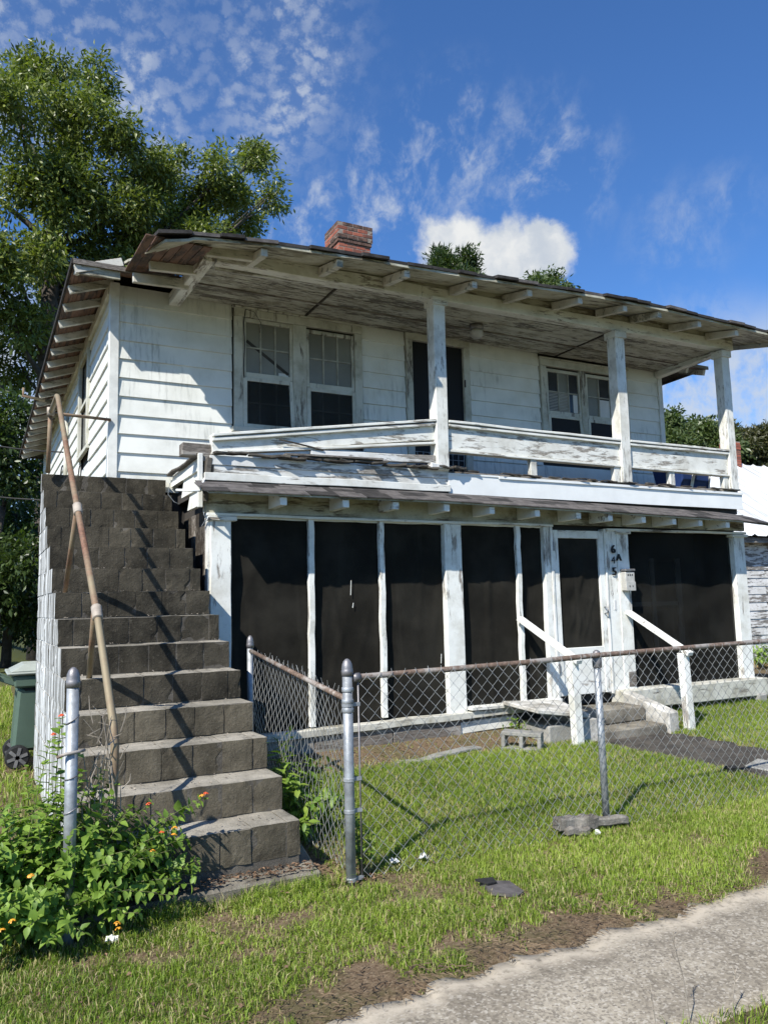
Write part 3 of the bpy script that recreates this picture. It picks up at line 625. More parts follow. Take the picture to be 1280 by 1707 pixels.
tube('loose_wire', [(1.69, -0.03, 2.56), (1.67, -0.06, 2.48), (1.70, -0.04, 2.44), (1.66, -0.03, 2.37)], 0.004, M['galv'], H, 5)
# ---- upstairs posts
def upost(xa, xb, lean):
    xc = (xa+xb)/2; w = xb-xa
    p = MB().beam((xc-lean, -0.055, 3.045), (xc, -0.055, 5.02), w, w*0.98, up=(0, 1, 0), sub=8, warp=0.0025).build('porch_post', M['peel_z'], H, 0.008)
    mbc = MB(); t_ = 0.018
    for x0, x1, y0, y1 in ((xa-t_, xb+t_, -0.055-w/2-t_, -0.055-w/2), (xa-t_, xb+t_, -0.055+w/2, -0.055+w/2+t_), (xa-t_, xa, -0.055-w/2, -0.055+w/2), (xb, xb+t_, -0.055-w/2, -0.055+w/2)): mbc.box(x0, x1, y0, y1, 4.93, 5.02)
    mbc.build('post_cap', M['peel_x'], p)
upost(4.235, 4.39, 0.012); upost(6.95, 7.11, 0.006); upost(8.95, 9.10, 0.0)
# ---- upstairs rails
def rail(xa, za0, za1, xb, zb0, zb1, wm=M['peel_x']):
    y = -0.05
    r_ = MB().beam((xa, y, (za0+za1)/2), (xb, y, (zb0+zb1)/2), 0.07, (za1-za0+zb1-zb0)/2-0.03, sub=6, warp=0.003).build('rail_panel', wm, H, 0.005)
    MB().beam((xa, y-0.01, za1), (xb, y-0.01, zb1), 0.15, 0.028, sub=6, warp=0.003).build('rail_cap', M['peel_x'], r_, 0.004)
    MB().beam((xa, y-0.055, za1-0.042), (xb, y-0.055, zb1-0.042), 0.038, 0.03, sub=4, warp=0.001).build('rail_moulding', M['peel_x'], r_, 0.004)
    MB().beam((xa, y-0.008, za0-0.002), (xb, y-0.008, zb0-0.002), 0.10, 0.026, sub=4, warp=0.002).build('bottom_strip', M['peel_x'], r_, 0.004)
    return r_
rl = rail(1.74, 3.07, 3.235, 4.225, 3.35, 3.60)
rl['label'] = 'broken rail panel sagging down at its left end'
rail(4.392, 3.275, 3.60, 6.945, 3.255, 3.585); rail(7.112, 3.255, 3.585, 8.948, 3.245, 3.59)
for x in (5.58, 6.89, 7.86, 8.89): box('baluster_stub', x-0.045, x+0.045, -0.09, -0.02, 3.05, 3.25, M['peel_z'], H)
MB().beam((2.75, -0.08, 3.12), (4.22, -0.08, 3.165), 0.05, 0.085, sub=5, warp=0.004).build('loose_board', M['peel_xh'], H, 0.004)
MB().beam((2.45, -0.14, 3.09), (3.55, -0.12, 3.115), 0.06, 0.02, sub=4, warp=0.006).build('loose_board', M['grey_x'], H, 0.002)
MB().beam((2.40, -0.13, 3.24), (2.88, -0.11, 3.17), 0.02, 0.012, sub=3, warp=0.004).build('splinter', M['rot'], H, 0.0)
MB().beam((4.12, -0.12, 3.085), (4.27, -0.12, 3.09), 0.1, 0.06, sub=2, warp=0.01).build('wood_chunk', M['peel_xh'], H, 0.01)
# ---- ceiling of the porch, narrow boards in three lengths with battens over the joints
segs = [(1.74, 3.17), (3.21, 7.0), (7.04, 9.02)]; nb = 12
for (xa, xb) in segs:
    for k in range(nb):
        y0 = 0.03+(D-0.06)*k/nb; y1 = 0.03+(D-0.06)*(k+1)/nb-0.005
        z = 5.055+random.uniform(-.003, .003)
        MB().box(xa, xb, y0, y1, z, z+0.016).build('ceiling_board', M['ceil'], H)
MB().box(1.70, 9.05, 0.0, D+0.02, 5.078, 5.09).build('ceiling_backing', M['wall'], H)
for x in (3.19, 7.02): beam('ceiling_batten', (x, 0.03, 5.05), (x, D-0.04, 5.05), 0.02, 0.012, M['rot'], H, 0.0)
# ---- porch beams
def zb(x): return float(np.interp(x, [1.7, 4.1, 9.1], [4.965, 4.99, 5.05]))
MB().beam((1.78, -0.05, zb(1.7)+0.075), (4.1, -0.05, zb(4.1)+0.075), 0.13, 0.14, sub=6, warp=0.004).build('porch_beam', M['peel_x'], H, 0.006)
MB().beam((4.1, -0.05, zb(4.1)+0.075), (9.22, -0.05, zb(9.1)+0.075), 0.13, 0.14, sub=8, warp=0.003).build('porch_beam', M['peel_x'], H, 0.006)
MB().beam((1.80, 0.035, 4.99), (3.6, 0.035, 5.05), 0.03, 0.10, sub=4, warp=0.004).build('hanging_board', M['peel_xh'], H, 0.004)
beam('end_beam', (1.70, -0.12, 5.02), (1.64, D-0.02, 5.0), 0.12, 0.13, M['peel_y'], H, 0.006)
beam('end_beam', (9.03, 0.02, 5.06), (9.03, D-0.02, 5.02), 0.12, 0.12, M['peel_y'], H, 0.006)
MB().beam((1.86, -0.075, 5.16), (9.25, -0.075, 5.235), 0.03, 0.10, sub=8, warp=0.002).build('frieze_board', M['soffit'], H, 0.003)
# ---- porch roof: deck, shingles, rafter tails
EX = [1.0, 1.19, 2.11, 3.07, 4.52, 6.24, 7.22, 9.26, 9.75]; EZ = [4.87, 4.90, 4.99, 5.04, 5.09, 5.165, 5.18, 5.14, 5.12]
def ze(x): return float(np.interp(x, EX, EZ))
def rz(x, y):     # underside of the roof deck
    t_ = (y+0.65)/1.45; return ze(x)-0.03+t_*0.33
vs = []; fs = []
nxr = 44; ny_ = 6; x0r, x1r = 1.04, 9.70
for side in (0, 1):
    for i in range(nxr+1):
        x = x0r+(x1r-x0r)*i/nxr
        for j in range(ny_+1):
            y = -0.65+1.43*j/ny_
            if i == 0: xx = 1.17-0.14*(j/ny_)
            else: xx = x+(0.13*(1-j/ny_) if i < 2 else 0)
            z = rz(x, y)+(0.026 if side else 0)
            if x < 1.75: z -= 0.035*((1.75-x)/0.7)**2*(1 if j < 5 else 0.3)
            vs.append((xx, y, z))
n1 = (nxr+1)*(ny_+1)
for i in range(nxr):
    for j in range(ny_):
        a = i*(ny_+1)+j; b_ = a+ny_+1; fs.append((a, a+1, b_+1, b_)); fs.append((n1+a, n1+b_, n1+b_+1, n1+a+1))
for i in range(nxr):
    a = i*(ny_+1); b_ = a+ny_+1; fs.append((a, b_, n1+b_, n1+a)); a += ny_; b_ += ny_; fs.append((a, n1+a, n1+b_, b_))
for j in range(ny_):
    fs.append((j, n1+j, n1+j+1, j+1)); a = nxr*(ny_+1)+j; fs.append((a, a+1, n1+a+1, n1+a))
MB().add(vs, fs).build('porch_roof', M['soffit'], H)  # darker soffit paint puts shade into the deck where bounced light brightens it
# shingles along the eave: each tab its own piece, ragged and lifting
x = 1.10; k = 0
while x < 9.62:
    w = random.uniform(0.20, 0.33); x2 = min(x+w, 9.74); lift = random.uniform(0, 0.016); out = random.uniform(-0.02, 0.05)
    za = rz(x, -0.65)+0.03; zb2 = rz(x2, -0.65)+0.03
    if x < 1.7: za -= 0.03*((1.7-x)/0.7)**2; zb2 -= 0.03*((max(0, 1.7-x2))/0.7)**2
    v_ = [(x, -0.67-out, za+lift-0.012), (x2-0.006, -0.67-out+random.uniform(-.012, .012), zb2+lift-0.012), (x2-0.006, -0.30, zb2+0.085), (x, -0.30, za+0.085)]
    v_ += [(a, b_, c+0.032) for a, b_, c in v_]
    MB().add(v_, [(3, 2, 1, 0), (4, 5, 6, 7), (0, 1, 5, 4), (1, 2, 6, 5), (2, 3, 7, 6), (3, 0, 4, 7)]).build('shingle', M['shingle_dark'] if random.random() < .75 else M['shingle'], H)
    x = x2; k += 1
vs = []
for i in range(nxr+1):
    x = x0r+(x1r-x0r)*i/nxr
    for y in (-0.33, 0.9): vs.append((x if i else 1.10, y, rz(x, y)+0.035+(0 if x > 1.75 else -0.035*((1.75-x)/0.7)**2)))
MB().add(vs, [(2*i, 2*i+2, 2*i+3, 2*i+1) for i in range(nxr)]).build('roof_felt', M['shingle_dark'], H)
for x in (2.10, 2.88, 3.64, 4.48, 5.23, 5.97, 6.68, 7.26, 7.97, 8.68):
    zt = ze(x)-0.034
    vs = []
    for dx in (-0.032, 0.032):
        vs += [(x+dx, -0.60, zt), (x+dx, -0.60, zt-0.075), (x+dx, -0.12, zt+0.135-0.125), (x+dx, -0.12, zt+0.110)]
    MB().add(vs, [(0, 1, 2, 3), (7, 6, 5, 4), (0, 4, 5, 1), (1, 5, 6, 2), (2, 6, 7, 3), (3, 7, 4, 0)]).build('rafter_tail', M['rafter'], H, 0.003)
# right end of the eave and the broken lookouts at the left corner
beam('rake_board', (9.72, -0.64, 5.09), (9.72, 0.75, 5.40), 0.03, 0.10, M['rafter'], H)
beam('lookout', (1.10, 0.55, 4.945), (1.66, 0.55, 4.965), 0.05, 0.10, M['rafter'], H)
beam('lookout', (1.20, 0.22, 4.955), (1.66, 0.22, 4.985), 0.05, 0.09, M['rafter'], H)
beam('lookout', (1.62, -0.32, 4.955), (2.08, -0.32, 4.985), 0.05, 0.09, M['rafter'], H)
beam('trim_block', (1.66, -0.10, 5.045), (1.66, 0.22, 5.055), 0.05, 0.08, M['rafter'], H)
for k in range(7):
    MB().beam((1.05+0.09*k, -0.62+0.02*k, 4.865+0.008*k), (1.08+0.085*k, 0.66, 5.06+0.008*k), 0.078, 0.012, sub=4, warp=0.004).build('deck_board', M['deck'], H)
# ---- hip roof of the main house
RX0, RX1, RY0, RY1 = 0.55, 9.62, 0.67, 10.6
def re(y): return 5.10-0.02*(y-0.67)
top = 6.62
pts = [(RX0, RY0, re(RY0)), (RX1, RY0, re(RY0)), (RX1, RY1, re(RY1)), (RX0, RY1, re(RY1)), (5.08, RY0+4.6, top), (5.08, RY1-4.6, top)]
th = 0.05
pv = pts+[(a, b_, c-th) for a, b_, c in pts]
MB().add(pv, [(0, 1, 4), (1, 2, 5, 4), (2, 3, 5), (3, 0, 4, 5), (0, 6, 7, 1), (1, 7, 8, 2), (2, 8, 9, 3), (3, 9, 6, 0)]).build('roof', M['shingle'], H)
slope = (top-5.1)/4.53
for k in range(11):     # deck boards under the left eave
    x0 = RX0+0.005+k*0.0425; zf = (x0-RX0)*slope-th-0.004
    MB().beam((x0+0.019, RY0+0.02, re(RY0)+zf), (x0+0.019, RY1-0.3, re(RY1)+zf+0.006), 0.037, 0.008).build('deck_board', M['deck'], H)
for k in range(19):
    y = RY0+0.03+k*0.528; zt = re(y)-th-0.010
    MB().beam((RX0+0.015, y, zt-0.045), (1.02, y, zt-0.045+0.47*slope), 0.05, 0.085).build('rafter', M['rafter'], H, 0.003)
MB().beam((RX0, RY0-0.012, re(RY0)-0.035), (RX1, RY0-0.012, re(RY0)-0.035), 0.018, 0.05).build('eave_board', M['grey_x'], H)
MB().beam((RX0-0.012, RY0, re(RY0)-0.030), (RX0-0.012, RY1, re(RY1)-0.030), 0.018, 0.05, sub=12, warp=0.006).build('eave_board', M['shingle_dark'], H)
for k in range(9):     # front eave soffit boards left and right of the porch roof
    y0 = RY0+0.005+k*0.05; zf = (y0-RY0)*slope-th-0.004
    for xa, xb in ((RX0+0.02, 1.5), (8.95, RX1-0.02)): MB().beam((xa, y0+0.02, re(RY0)+zf), (xb, y0+0.02, re(RY0)+zf), 0.042, 0.008).build('deck_board', M['deck'], H)
for x in (0.60, 9.2, 9.56): MB().beam((x, RY0+0.015, re(RY0)-0.105), (x, D, re(RY0)-0.105+0.46*slope), 0.05, 0.085).build('rafter', M['rafter'], H, 0.003)
# left corner rafter board seen from the street
MB().beam((RX0+0.06, RY0+0.03, re(RY0)-0.10), (1.0, RY0+0.03, re(RY0)-0.09), 0.03, 0.10).build('eave_board', M['soffit'], H, 0.003)
# small cable stub / vent pipe at the far left eave
tube('vent_pipe', [(0.33, 5.0, 4.88), (0.32, 5.0, 4.76), (0.62, 5.0, 4.72)], 0.022, M['pipe'], H, 8)
# ---- chimney
brick_me = bpy.data.meshes.new('brick')
_b = MB().box(-0.098, 0.098, -0.048, 0.048, -0.031, 0.031); brick_me.from_pydata(_b.v, [], _b.f); brick_me.materials.append(M['brick'])
bm = bmesh.new(); bm.from_mesh(brick_me); bmesh.ops.bevel(bm, geom=bm.edges[:], offset=0.004, segments=1, affect='EDGES'); bm.to_mesh(brick_me); bm.free()
CX0, CX1, CY0, CY1 = 5.22, 5.84, 4.5, 5.0
ch = MB().box(CX0+0.005, CX1-0.005, CY0+0.005, CY1-0.005, 6.0, 7.98).box(CX0-0.030, CX1+0.030, CY0-0.030, CY1+0.030, 7.985, 8.265).build('chimney', M['lime'], H)
brick_me2 = brick_me.copy(); brick_me2.materials[0] = M['soot']
def brick(x, y, z, rot, par, sc=None, me=None): return shared('brick', me or brick_me, (x, y, z), par, (random.uniform(-.01, .01), random.uniform(-.01, .01), rot+random.uniform(-.015, .015)), sc)
zc = 7.43
for k in range(12):
    ex = 0.0
    if k in (8, 9, 10, 11): ex = 0.035
    if k == 7: ex = 0.02
    off = 0.103 if k % 2 else 0.0
    xa, xb, ya, yb = CX0-ex, CX1+ex, CY0-ex, CY1+ex
    n = 3; w = (xb-xa-0.1)/n; bk = lambda: (brick_me2 if k in (7, 8, 10, 11) and random.random() < .75 else None)
    o_ = 0.1 if k % 2 else 0.0
    for j in range(n):
        brick(xa+w*(j+0.5)+o_, ya+0.048, zc, 0, ch, (w/0.205, 1, 1), bk()); brick(xa+w*(j+0.5)+0.1-o_, yb-0.048, zc, 0, ch, (w/0.205, 1, 1), bk())
    n2 = 2; w2 = (yb-ya-0.1)/n2
    for j in range(n2):
        brick(xa+0.048, ya+w2*(j+0.5)+0.1-o_, zc, math.pi/2, ch, (w2/0.205, 1, 1), bk()); brick(xb-0.048, ya+w2*(j+0.5)+o_, zc, math.pi/2, ch, (w2/0.205, 1, 1), bk())
    zc += 0.074
# ---- skirt roof between the storeys
SX = [1.55, 1.62, 4.1, 8.6, 9.12, 9.4]; SZ = [2.645, 2.655, 2.66, 2.585, 2.555, 2.53]
def sz(x): return float(np.interp(x, SX, SZ))
vs = []
for i in range(41):
    x = 1.62+(9.36-1.62)*i/40
    vs += [(x, -0.41, sz(x)-0.022), (x, -0.05, sz(x)+0.125), (x, -0.05, sz(x)+0.143), (x, -0.41, sz(x)-0.004)]
fs = []
for i in range(40):
    k = i*4; fs += [(k+a, k+4+a, k+4+(a+1) % 4, k+(a+1) % 4) for a in range(4)]
fs += [(0, 3, 2, 1), (160, 161, 162, 163)]
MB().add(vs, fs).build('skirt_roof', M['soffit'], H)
for row in range(3):
    x = 1.58-(0.1 if row % 2 else 0)
    while x < 9.33:
        w = random.uniform(0.24, 0.31); x2 = min(x+w, 9.40); y0 = -0.435+0.125*row; y1 = y0+0.17
        xa = max(x, 1.56); f0 = (y0+0.41)/0.36*0.147; f1 = (y1+0.41)/0.36*0.147; l = 0.003+random.uniform(0, 0.007); yj = random.uniform(-.008, .008)
        v_ = [(xa, y0+yj, sz(xa)+f0+l), (x2-0.005, y0+yj, sz(x2)+f0+l), (x2-0.005, min(y1, -0.085), sz(x2)+min(f1, 0.134)+0.004), (xa, min(y1, -0.085), sz(xa)+min(f1, 0.134)+0.004)]
        v_ += [(a, b_, c+0.009) for a, b_, c in v_]
        MB().add(v_, [(3, 2, 1, 0), (4, 5, 6, 7), (0, 1, 5, 4), (1, 2, 6, 5), (2, 3, 7, 6), (3, 0, 4, 7)]).build('shingle', M['shingle'] if random.random() < 0.8 else M['shingle_dark'], H)
        x = x2
for x in (2.35, 3.0, 3.56, 4.17, 4.75, 5.37, 5.97, 6.46, 7.0, 7.52, 7.99, 8.5):
    zt = sz(x)-0.028
    vs = []
    for dx in (-0.034, 0.034): vs += [(x+dx, -0.375, zt), (x+dx, -0.375, zt-0.075), (x+dx, -0.036, zt-0.075), (x+dx, -0.036, zt+0.11)]
    MB().add(vs, [(0, 1, 2, 3), (7, 6, 5, 4), (0, 4, 5, 1), (1, 5, 6, 2), (2, 6, 7, 3), (3, 7, 4, 0)]).build('rafter_tail', M['white_x'], H, 0.003)
MB().beam((1.68, -0.01, 2.615), (9.26, -0.01, 2.60), 0.045, 0.225, sub=10, warp=0.002).build('frieze_board', M['soffit'], H, 0.003)
MB().beam((1.70, -0.03, 2.485), (5.85, -0.03, 2.478), 0.06, 0.028, sub=8, warp=0.004).build('head_trim', M['white_x'], H, 0.004)
MB().beam((6.70, -0.03, 2.45), (9.26, -0.03, 2.455), 0.06, 0.03, sub=6, warp=0.004).build('head_trim', M['white_x'], H, 0.004)
# ---- lower porch: posts, dividers and dark cloth panels
def cloth(x0, x1, z0, z1, y=0.035, seed=0, mat=None):
    rs = np.random.RandomState(seed); nx_, nz_ = 26, 40; u = np.linspace(0, 1, nx_+1); v = np.linspace(0, 1, nz_+1); U, V_ = np.meshgrid(u, v, indexing='ij')
    d = np.zeros_like(U); ed = np.minimum(1, 8*np.minimum(U, 1-U))*np.minimum(1, 8*np.minimum(V_, 1-V_))
    for _ in range(9):
        a = rs.uniform(0, math.pi); f_ = rs.uniform(3, 13); ph = rs.uniform(0, 6.28)
        cu, cv, sp = rs.rand(), rs.rand(), rs.uniform(.15, .5)
        d += rs.uniform(.004, .012)*np.sin(f_*(U*math.cos(a)*(x1-x0)/(z1-z0)*2+V_*math.sin(a)*2)+ph)*np.exp(-((U-cu)**2+(V_-cv)**2)/sp**2)
    d += 0.010*np.exp(-((V_-0.45-0.02*np.sin(U*6))/0.012)**2)*(0.5+0.5*np.sin(U*9+seed))
    for _ in range(6):
        cu, cv, a, sl = rs.rand(), rs.rand(), rs.uniform(.006, .014), rs.uniform(-1.2, 1.2); d += a*np.exp(-(((U-cu)-sl*(V_-cv))/0.035)**2-((V_-cv)/.3)**2)
    d *= ed
    P = np.stack([x0+(x1-x0)*U, y-d, z0+(z1-z0)*V_], -1).reshape(-1, 3)
    id_ = np.arange((nx_+1)*(nz_+1)).reshape(nx_+1, nz_+1)
    q_ = np.stack([id_[:-1, :-1], id_[1:, :-1], id_[1:, 1:], id_[:-1, 1:]], -1).reshape(-1, 4)
    o = npmesh('screen_panel', P, q_.ravel(), [4]*len(q_), mat or M['screen'], H, smooth=True); return o
cloth(1.92, 2.76, 0.40, 2.50, seed=1); cloth(2.75, 3.56, 0.42, 2.50, seed=2); cloth(3.55, 4.36, 0.42, 2.49, seed=3)
cloth(4.53, 5.34, 0.44, 2.49, seed=4); cloth(5.34, 5.76, 0.45, 2.48, seed=5)
cloth(7.03, 9.04, 0.46, 2.45, seed=6, mat=M['screen_thin'])
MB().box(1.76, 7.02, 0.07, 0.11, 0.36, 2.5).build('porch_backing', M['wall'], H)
def lpost(x0, x1, z0, z1, m=M['white_z'], y0=-0.045, warp=0.003, b=0.006): return MB().beam(((x0+x1)/2, (y0+0.07)/2, z0), ((x0+x1)/2, (y0+0.07)/2, z1), x1-x0, 0.07-y0, up=(0, 1, 0), sub=10, warp=warp).build('lower_post', m, H, b)
lpost(1.74, 1.94, 0.15, 2.47); box('post_cap', 1.71, 1.99, -0.075, 0.06, 2.425, 2.468, M['white_x'], H)
lpost(4.335, 4.555, 0.40, 2.46); lpost(9.005, 9.225, 0.45, 2.43); box('post_cap', 8.97, 9.28, -0.07, 0.06, 2.40, 2.433, M['white_x'], H)
for x0, x1, za in ((2.735, 2.795, .42), (3.535, 3.595, .44), (5.315, 5.375, .45)):
    MB().beam(((x0+x1)/2, -0.005, za), ((x0+x1)/2+0.004, -0.005, 2.475), x1-x0, 0.05, up=(0, 1, 0), sub=16, warp=0.005).build('screen_batten', M['white_z'], H, 0.004)
box('door_jamb', 5.72, 5.81, -0.035, 0.06, 0.43, 2.462, M['white_z'], H)
# cloth hems: ragged white battens along the top
for k, (a, b_) in enumerate(((1.95, 2.73), (2.8, 3.53), (3.6, 4.33), (4.56, 5.31), (5.38, 5.71))): MB().beam((a, -0.0, 2.465), (b_, -0.0, 2.462), 0.02, 0.022, sub=6, warp=0.004).build('screen_batten', M['white_x'], H, 0.002)
for x_, z_, l_ in ((3.22, 1.85, .15), (3.24, 1.62, .05), (4.28, 1.05, .10)): MB().beam((x_, 0.012, z_), (x_-.008, 0.012, z_-l_), 0.006, 0.003, up=(0, 1, 0)).build('paint_drip', M['white_z'], H)
# ---- screen door downstairs
ld = MB().box(5.84, 6.63, 0.03, 0.05, 0.46, 2.44).build('door', M['wall'], H)
box('door_frame', 5.812, 5.846, -0.045, 0.06, 0.46, 2.46, M['white_z'], ld); box('door_frame', 6.652, 6.682, -0.045, 0.06, 0.46, 2.46, M['white_z'], ld)
box('stile', 5.85, 5.935, -0.03, 0.025, 0.48, 2.43, M['white_z'], ld); box('stile', 6.565, 6.648, -0.03, 0.025, 0.48, 2.43, M['white_z'], ld)
box('door_rail', 5.937, 6.563, -0.03, 0.025, 2.335, 2.43, M['white_x'], ld); box('door_rail', 5.937, 6.563, -0.03, 0.025, 0.93, 1.03, M['white_x'], ld)
box('door_panel', 5.937, 6.563, -0.018, 0.025, 0.48, 0.928, M['white_x'], ld)
c_ = cloth(5.93, 6.57, 1.02, 2.345, 0.0, 8); c_.parent = ld; c_.location = Vector(WLOC[c_])-WLOC[ld]; c_.name = 'door_screen'
tube('handle', [(6.605, -0.03, 1.50), (6.605, -0.075, 1.50), (6.605, -0.08, 1.43), (6.605, -0.03, 1.42)], 0.009, M['galv'], ld, 7)
for z in (2.18, 0.75): box('hinge', 5.838, 5.862, -0.05, -0.03, z, z+0.11, M['galv_dark'], ld, 0.002)
# panel right of the door
box('wall_board', 6.685, 6.86, -0.03, 0.05, 0.45, 2.46, M['white_z'], H); box('wall_board', 6.862, 7.055, -0.04, 0.05, 0.45, 2.40, M['white_z'], H)
box('post_cap', 6.84, 7.08, -0.07, 0.05, 2.402, 2.435, M['white_x'], H)
box('latch_plate', 6.765, 6.80, -0.036, -0.029, 1.46, 1.58, M['paper'], H, 0.002)
box('wall_patch', 6.93, 7.05, -0.046, -0.039, 0.52, 0.70, M['grey_x'], H, 0.002)
# sills and the masonry under the porch
MB().beam((1.95, -0.04, 0.365), (5.70, -0.04, 0.40), 0.13, 0.07, sub=10, warp=0.006).build('sill_board', M['dull_x'], H, 0.006)
MB().beam((4.56, -0.05, 0.455), (5.8, -0.05, 0.455), 0.16, 0.035, sub=6, warp=0.006).build('sill_board', M['peel_x'], H, 0.004)
MB().beam((6.70, -0.07, 0.385), (9.30, -0.07, 0.375), 0.24, 0.23, sub=8, warp=0.003).build('sill_beam', M['dull_x'], H, 0.012)
for k, (a, b_, z) in enumerate(((1.9, 2.75, 0.24), (2.76, 3.62, 0.26), (3.63, 4.45, 0.255))): MB().beam((a, -0.02, z), (b_, -0.02, z+.01), 0.1, 0.17, sub=3, warp=.004).build('base_timber', M['grey_x'], H, 0.006)
MB().beam((4.4, 0.0, 0.25), (5.2, 0.0, 0.27), 0.1, 0.12, sub=3, warp=.004).build('base_timber', M['white_x'], H, 0.006)
MB().box(1.78, 5.6, 0.04, 0.16, 0.0, 0.38).build('foundation', M['mortar'], H)
fd = MB().box(7.2, 9.18, 0.012, 0.2, 0.0, 0.26).build('foundation', M['lime'], H)
for k in range(4):
    for j in range(10):
        xx = 7.30+j*0.207+(0.1 if k % 2 else 0)
        if xx < 9.1: brick(xx, 0.05, 0.06+k*0.073, 0, fd)
box('foundation_stone', 9.05, 9.22, -0.22, -0.05, 0.08, 0.30, M['cinder'], H, 0.02, 0.015)
# lower end wall boards beside the stair
for k in range(6): box('end_wall_board', 1.755, 1.775, 0.08+k*0.17, 0.08+k*0.17+0.16, 0.3, 2.55, M['rot'] if k % 3 else M['grey_x'], H, 0.002)
box('end_wall_board', 1.715, 1.742, -0.02, 0.06, 0.9, 2.5, M['peel_z'], H)
# ---- porch ceiling lamp
lm = MB().lathe(5.25, 0.5, [(0.085, 5.05), (0.09, 5.0), (0.075, 4.985)], 16).build('ceiling_lamp', M['galv_dark'], H, smooth=True)
MB().lathe(5.25, 0.5, [(0.07, 4.984), (0.085, 4.95), (0.08, 4.91), (0.05, 4.88)], 16).build('lamp_globe', flat('dusty_opal_glass', (0.42, 0.40, 0.36), 0.35, 0.1), lm, smooth=True)
# ---- house numbers
def digits(txt, x, z, h, bold=0.004):
    cu = bpy.data.curves.new('house_number', 'FONT'); cu.body = txt; cu.size = h/0.70; cu.extrude = 0.003; cu.resolution_u = 4; cu.offset = 0.0
    o = bpy.data.objects.new('tmp', cu); COL.objects.link(o); dg = bpy.context.evaluated_depsgraph_get(); me = bpy.data.meshes.new_from_object(o.evaluated_get(dg)); bpy.data.objects.remove(o)
    vs = [(x+v.co.x, -0.045-v.co.z, z+v.co.y) for v in me.vertices]; fs = [tuple(p.vertices) for p in me.polygons]
    mbn = MB().add(vs, fs)
    for k in range(1, 4 if bold else 1): mbn.add([(a+.005*k, b_-.0012*k, c) for a, b_, c in vs], fs)
    return mbn.build('house_number', M['ink'], H)
digits('6', 6.745, 2.16, 0.10, 1); digits('4', 6.75, 2.03, 0.09, 0); digits('5', 6.745, 1.885, 0.10, 1)
dA = digits('A', 6.825, 2.065, 0.085)
# ---- cable loops on the side wall
def loop(cy, cz, r, k):
    return [(0.96, cy+r*1.6*math.cos(a), cz+r*math.sin(a)) for a in np.linspace(0, 6.28*k, int(22*k))]
tube('cable_coil', loop(3.5, 3.42, 0.085, 1.1), 0.008, M['cable'], H, 5); tube('cable_coil', loop(5.9, 3.75, 0.16, 1.6), 0.010, M['cable'], H, 5)
tube('wall_conduit', [(0.95, 5.3, 3.0), (0.95, 5.3, 4.6)], 0.03, M['case'], H, 8)

# ------------------------------------------------------------------ things on and beside the house
mbx = thing('mailbox', 'small chalky white metal mailbox on the wall right of the screen door', 'mailbox', (6.965, -0.045, 1.69))
box('body', 6.89, 7.045, -0.125, -0.043, 1.69, 1.92, M['boxmetal'], mbx, 0.008)
MB().beam((6.885, -0.088, 1.945), (7.05, -0.088, 1.945), 0.10, 0.03).build('lid', M['galv_dark'], mbx, 0.008)
box('newspaper_shelf', 6.89, 7.045, -0.132, -0.126, 1.69, 1.80, M['boxmetal'], mbx, 0.002)
for xx in (6.93, 6.965, 7.0): box('slot', xx-0.008, xx+0.008, -0.1285, -0.1262, 1.875, 1.895, M['ink'], mbx, 0)
for xx in (6.945, 6.995): box('slot', xx-0.006, xx+0.006, -0.1345, -0.1325, 1.735, 1.755, M['ink'], mbx, 0)
bl = thing('storage_bin', 'deep blue plastic bin with white strips behind the right end of the porch rail', 'bin', (8.75, 0.45, 3.05))
MB().add([(8.42, .25, 3.05), (8.96, .25, 3.05), (8.96, .7, 3.05), (8.42, .7, 3.05), (8.38, .2, 3.42), (9.0, .2, 3.42), (9.0, .75, 3.42), (8.38, .75, 3.42)], [(3, 2, 1, 0), (4, 5, 6, 7), (0, 1, 5, 4), (1, 2, 6, 5), (2, 3, 7, 6), (3, 0, 4, 7)]).build('body', M['blue'], bl, 0.02)
beam('strip', (8.55, 0.225, 3.06), (8.63, 0.185, 3.40), 0.05, 0.01, M['fascia'], bl, 0.0, up=(0, 1, 0)); beam('strip', (8.925, 0.235, 3.08), (8.935, 0.19, 3.40), 0.025, 0.01, M['fascia'], bl, 0.0, up=(0, 1, 0))

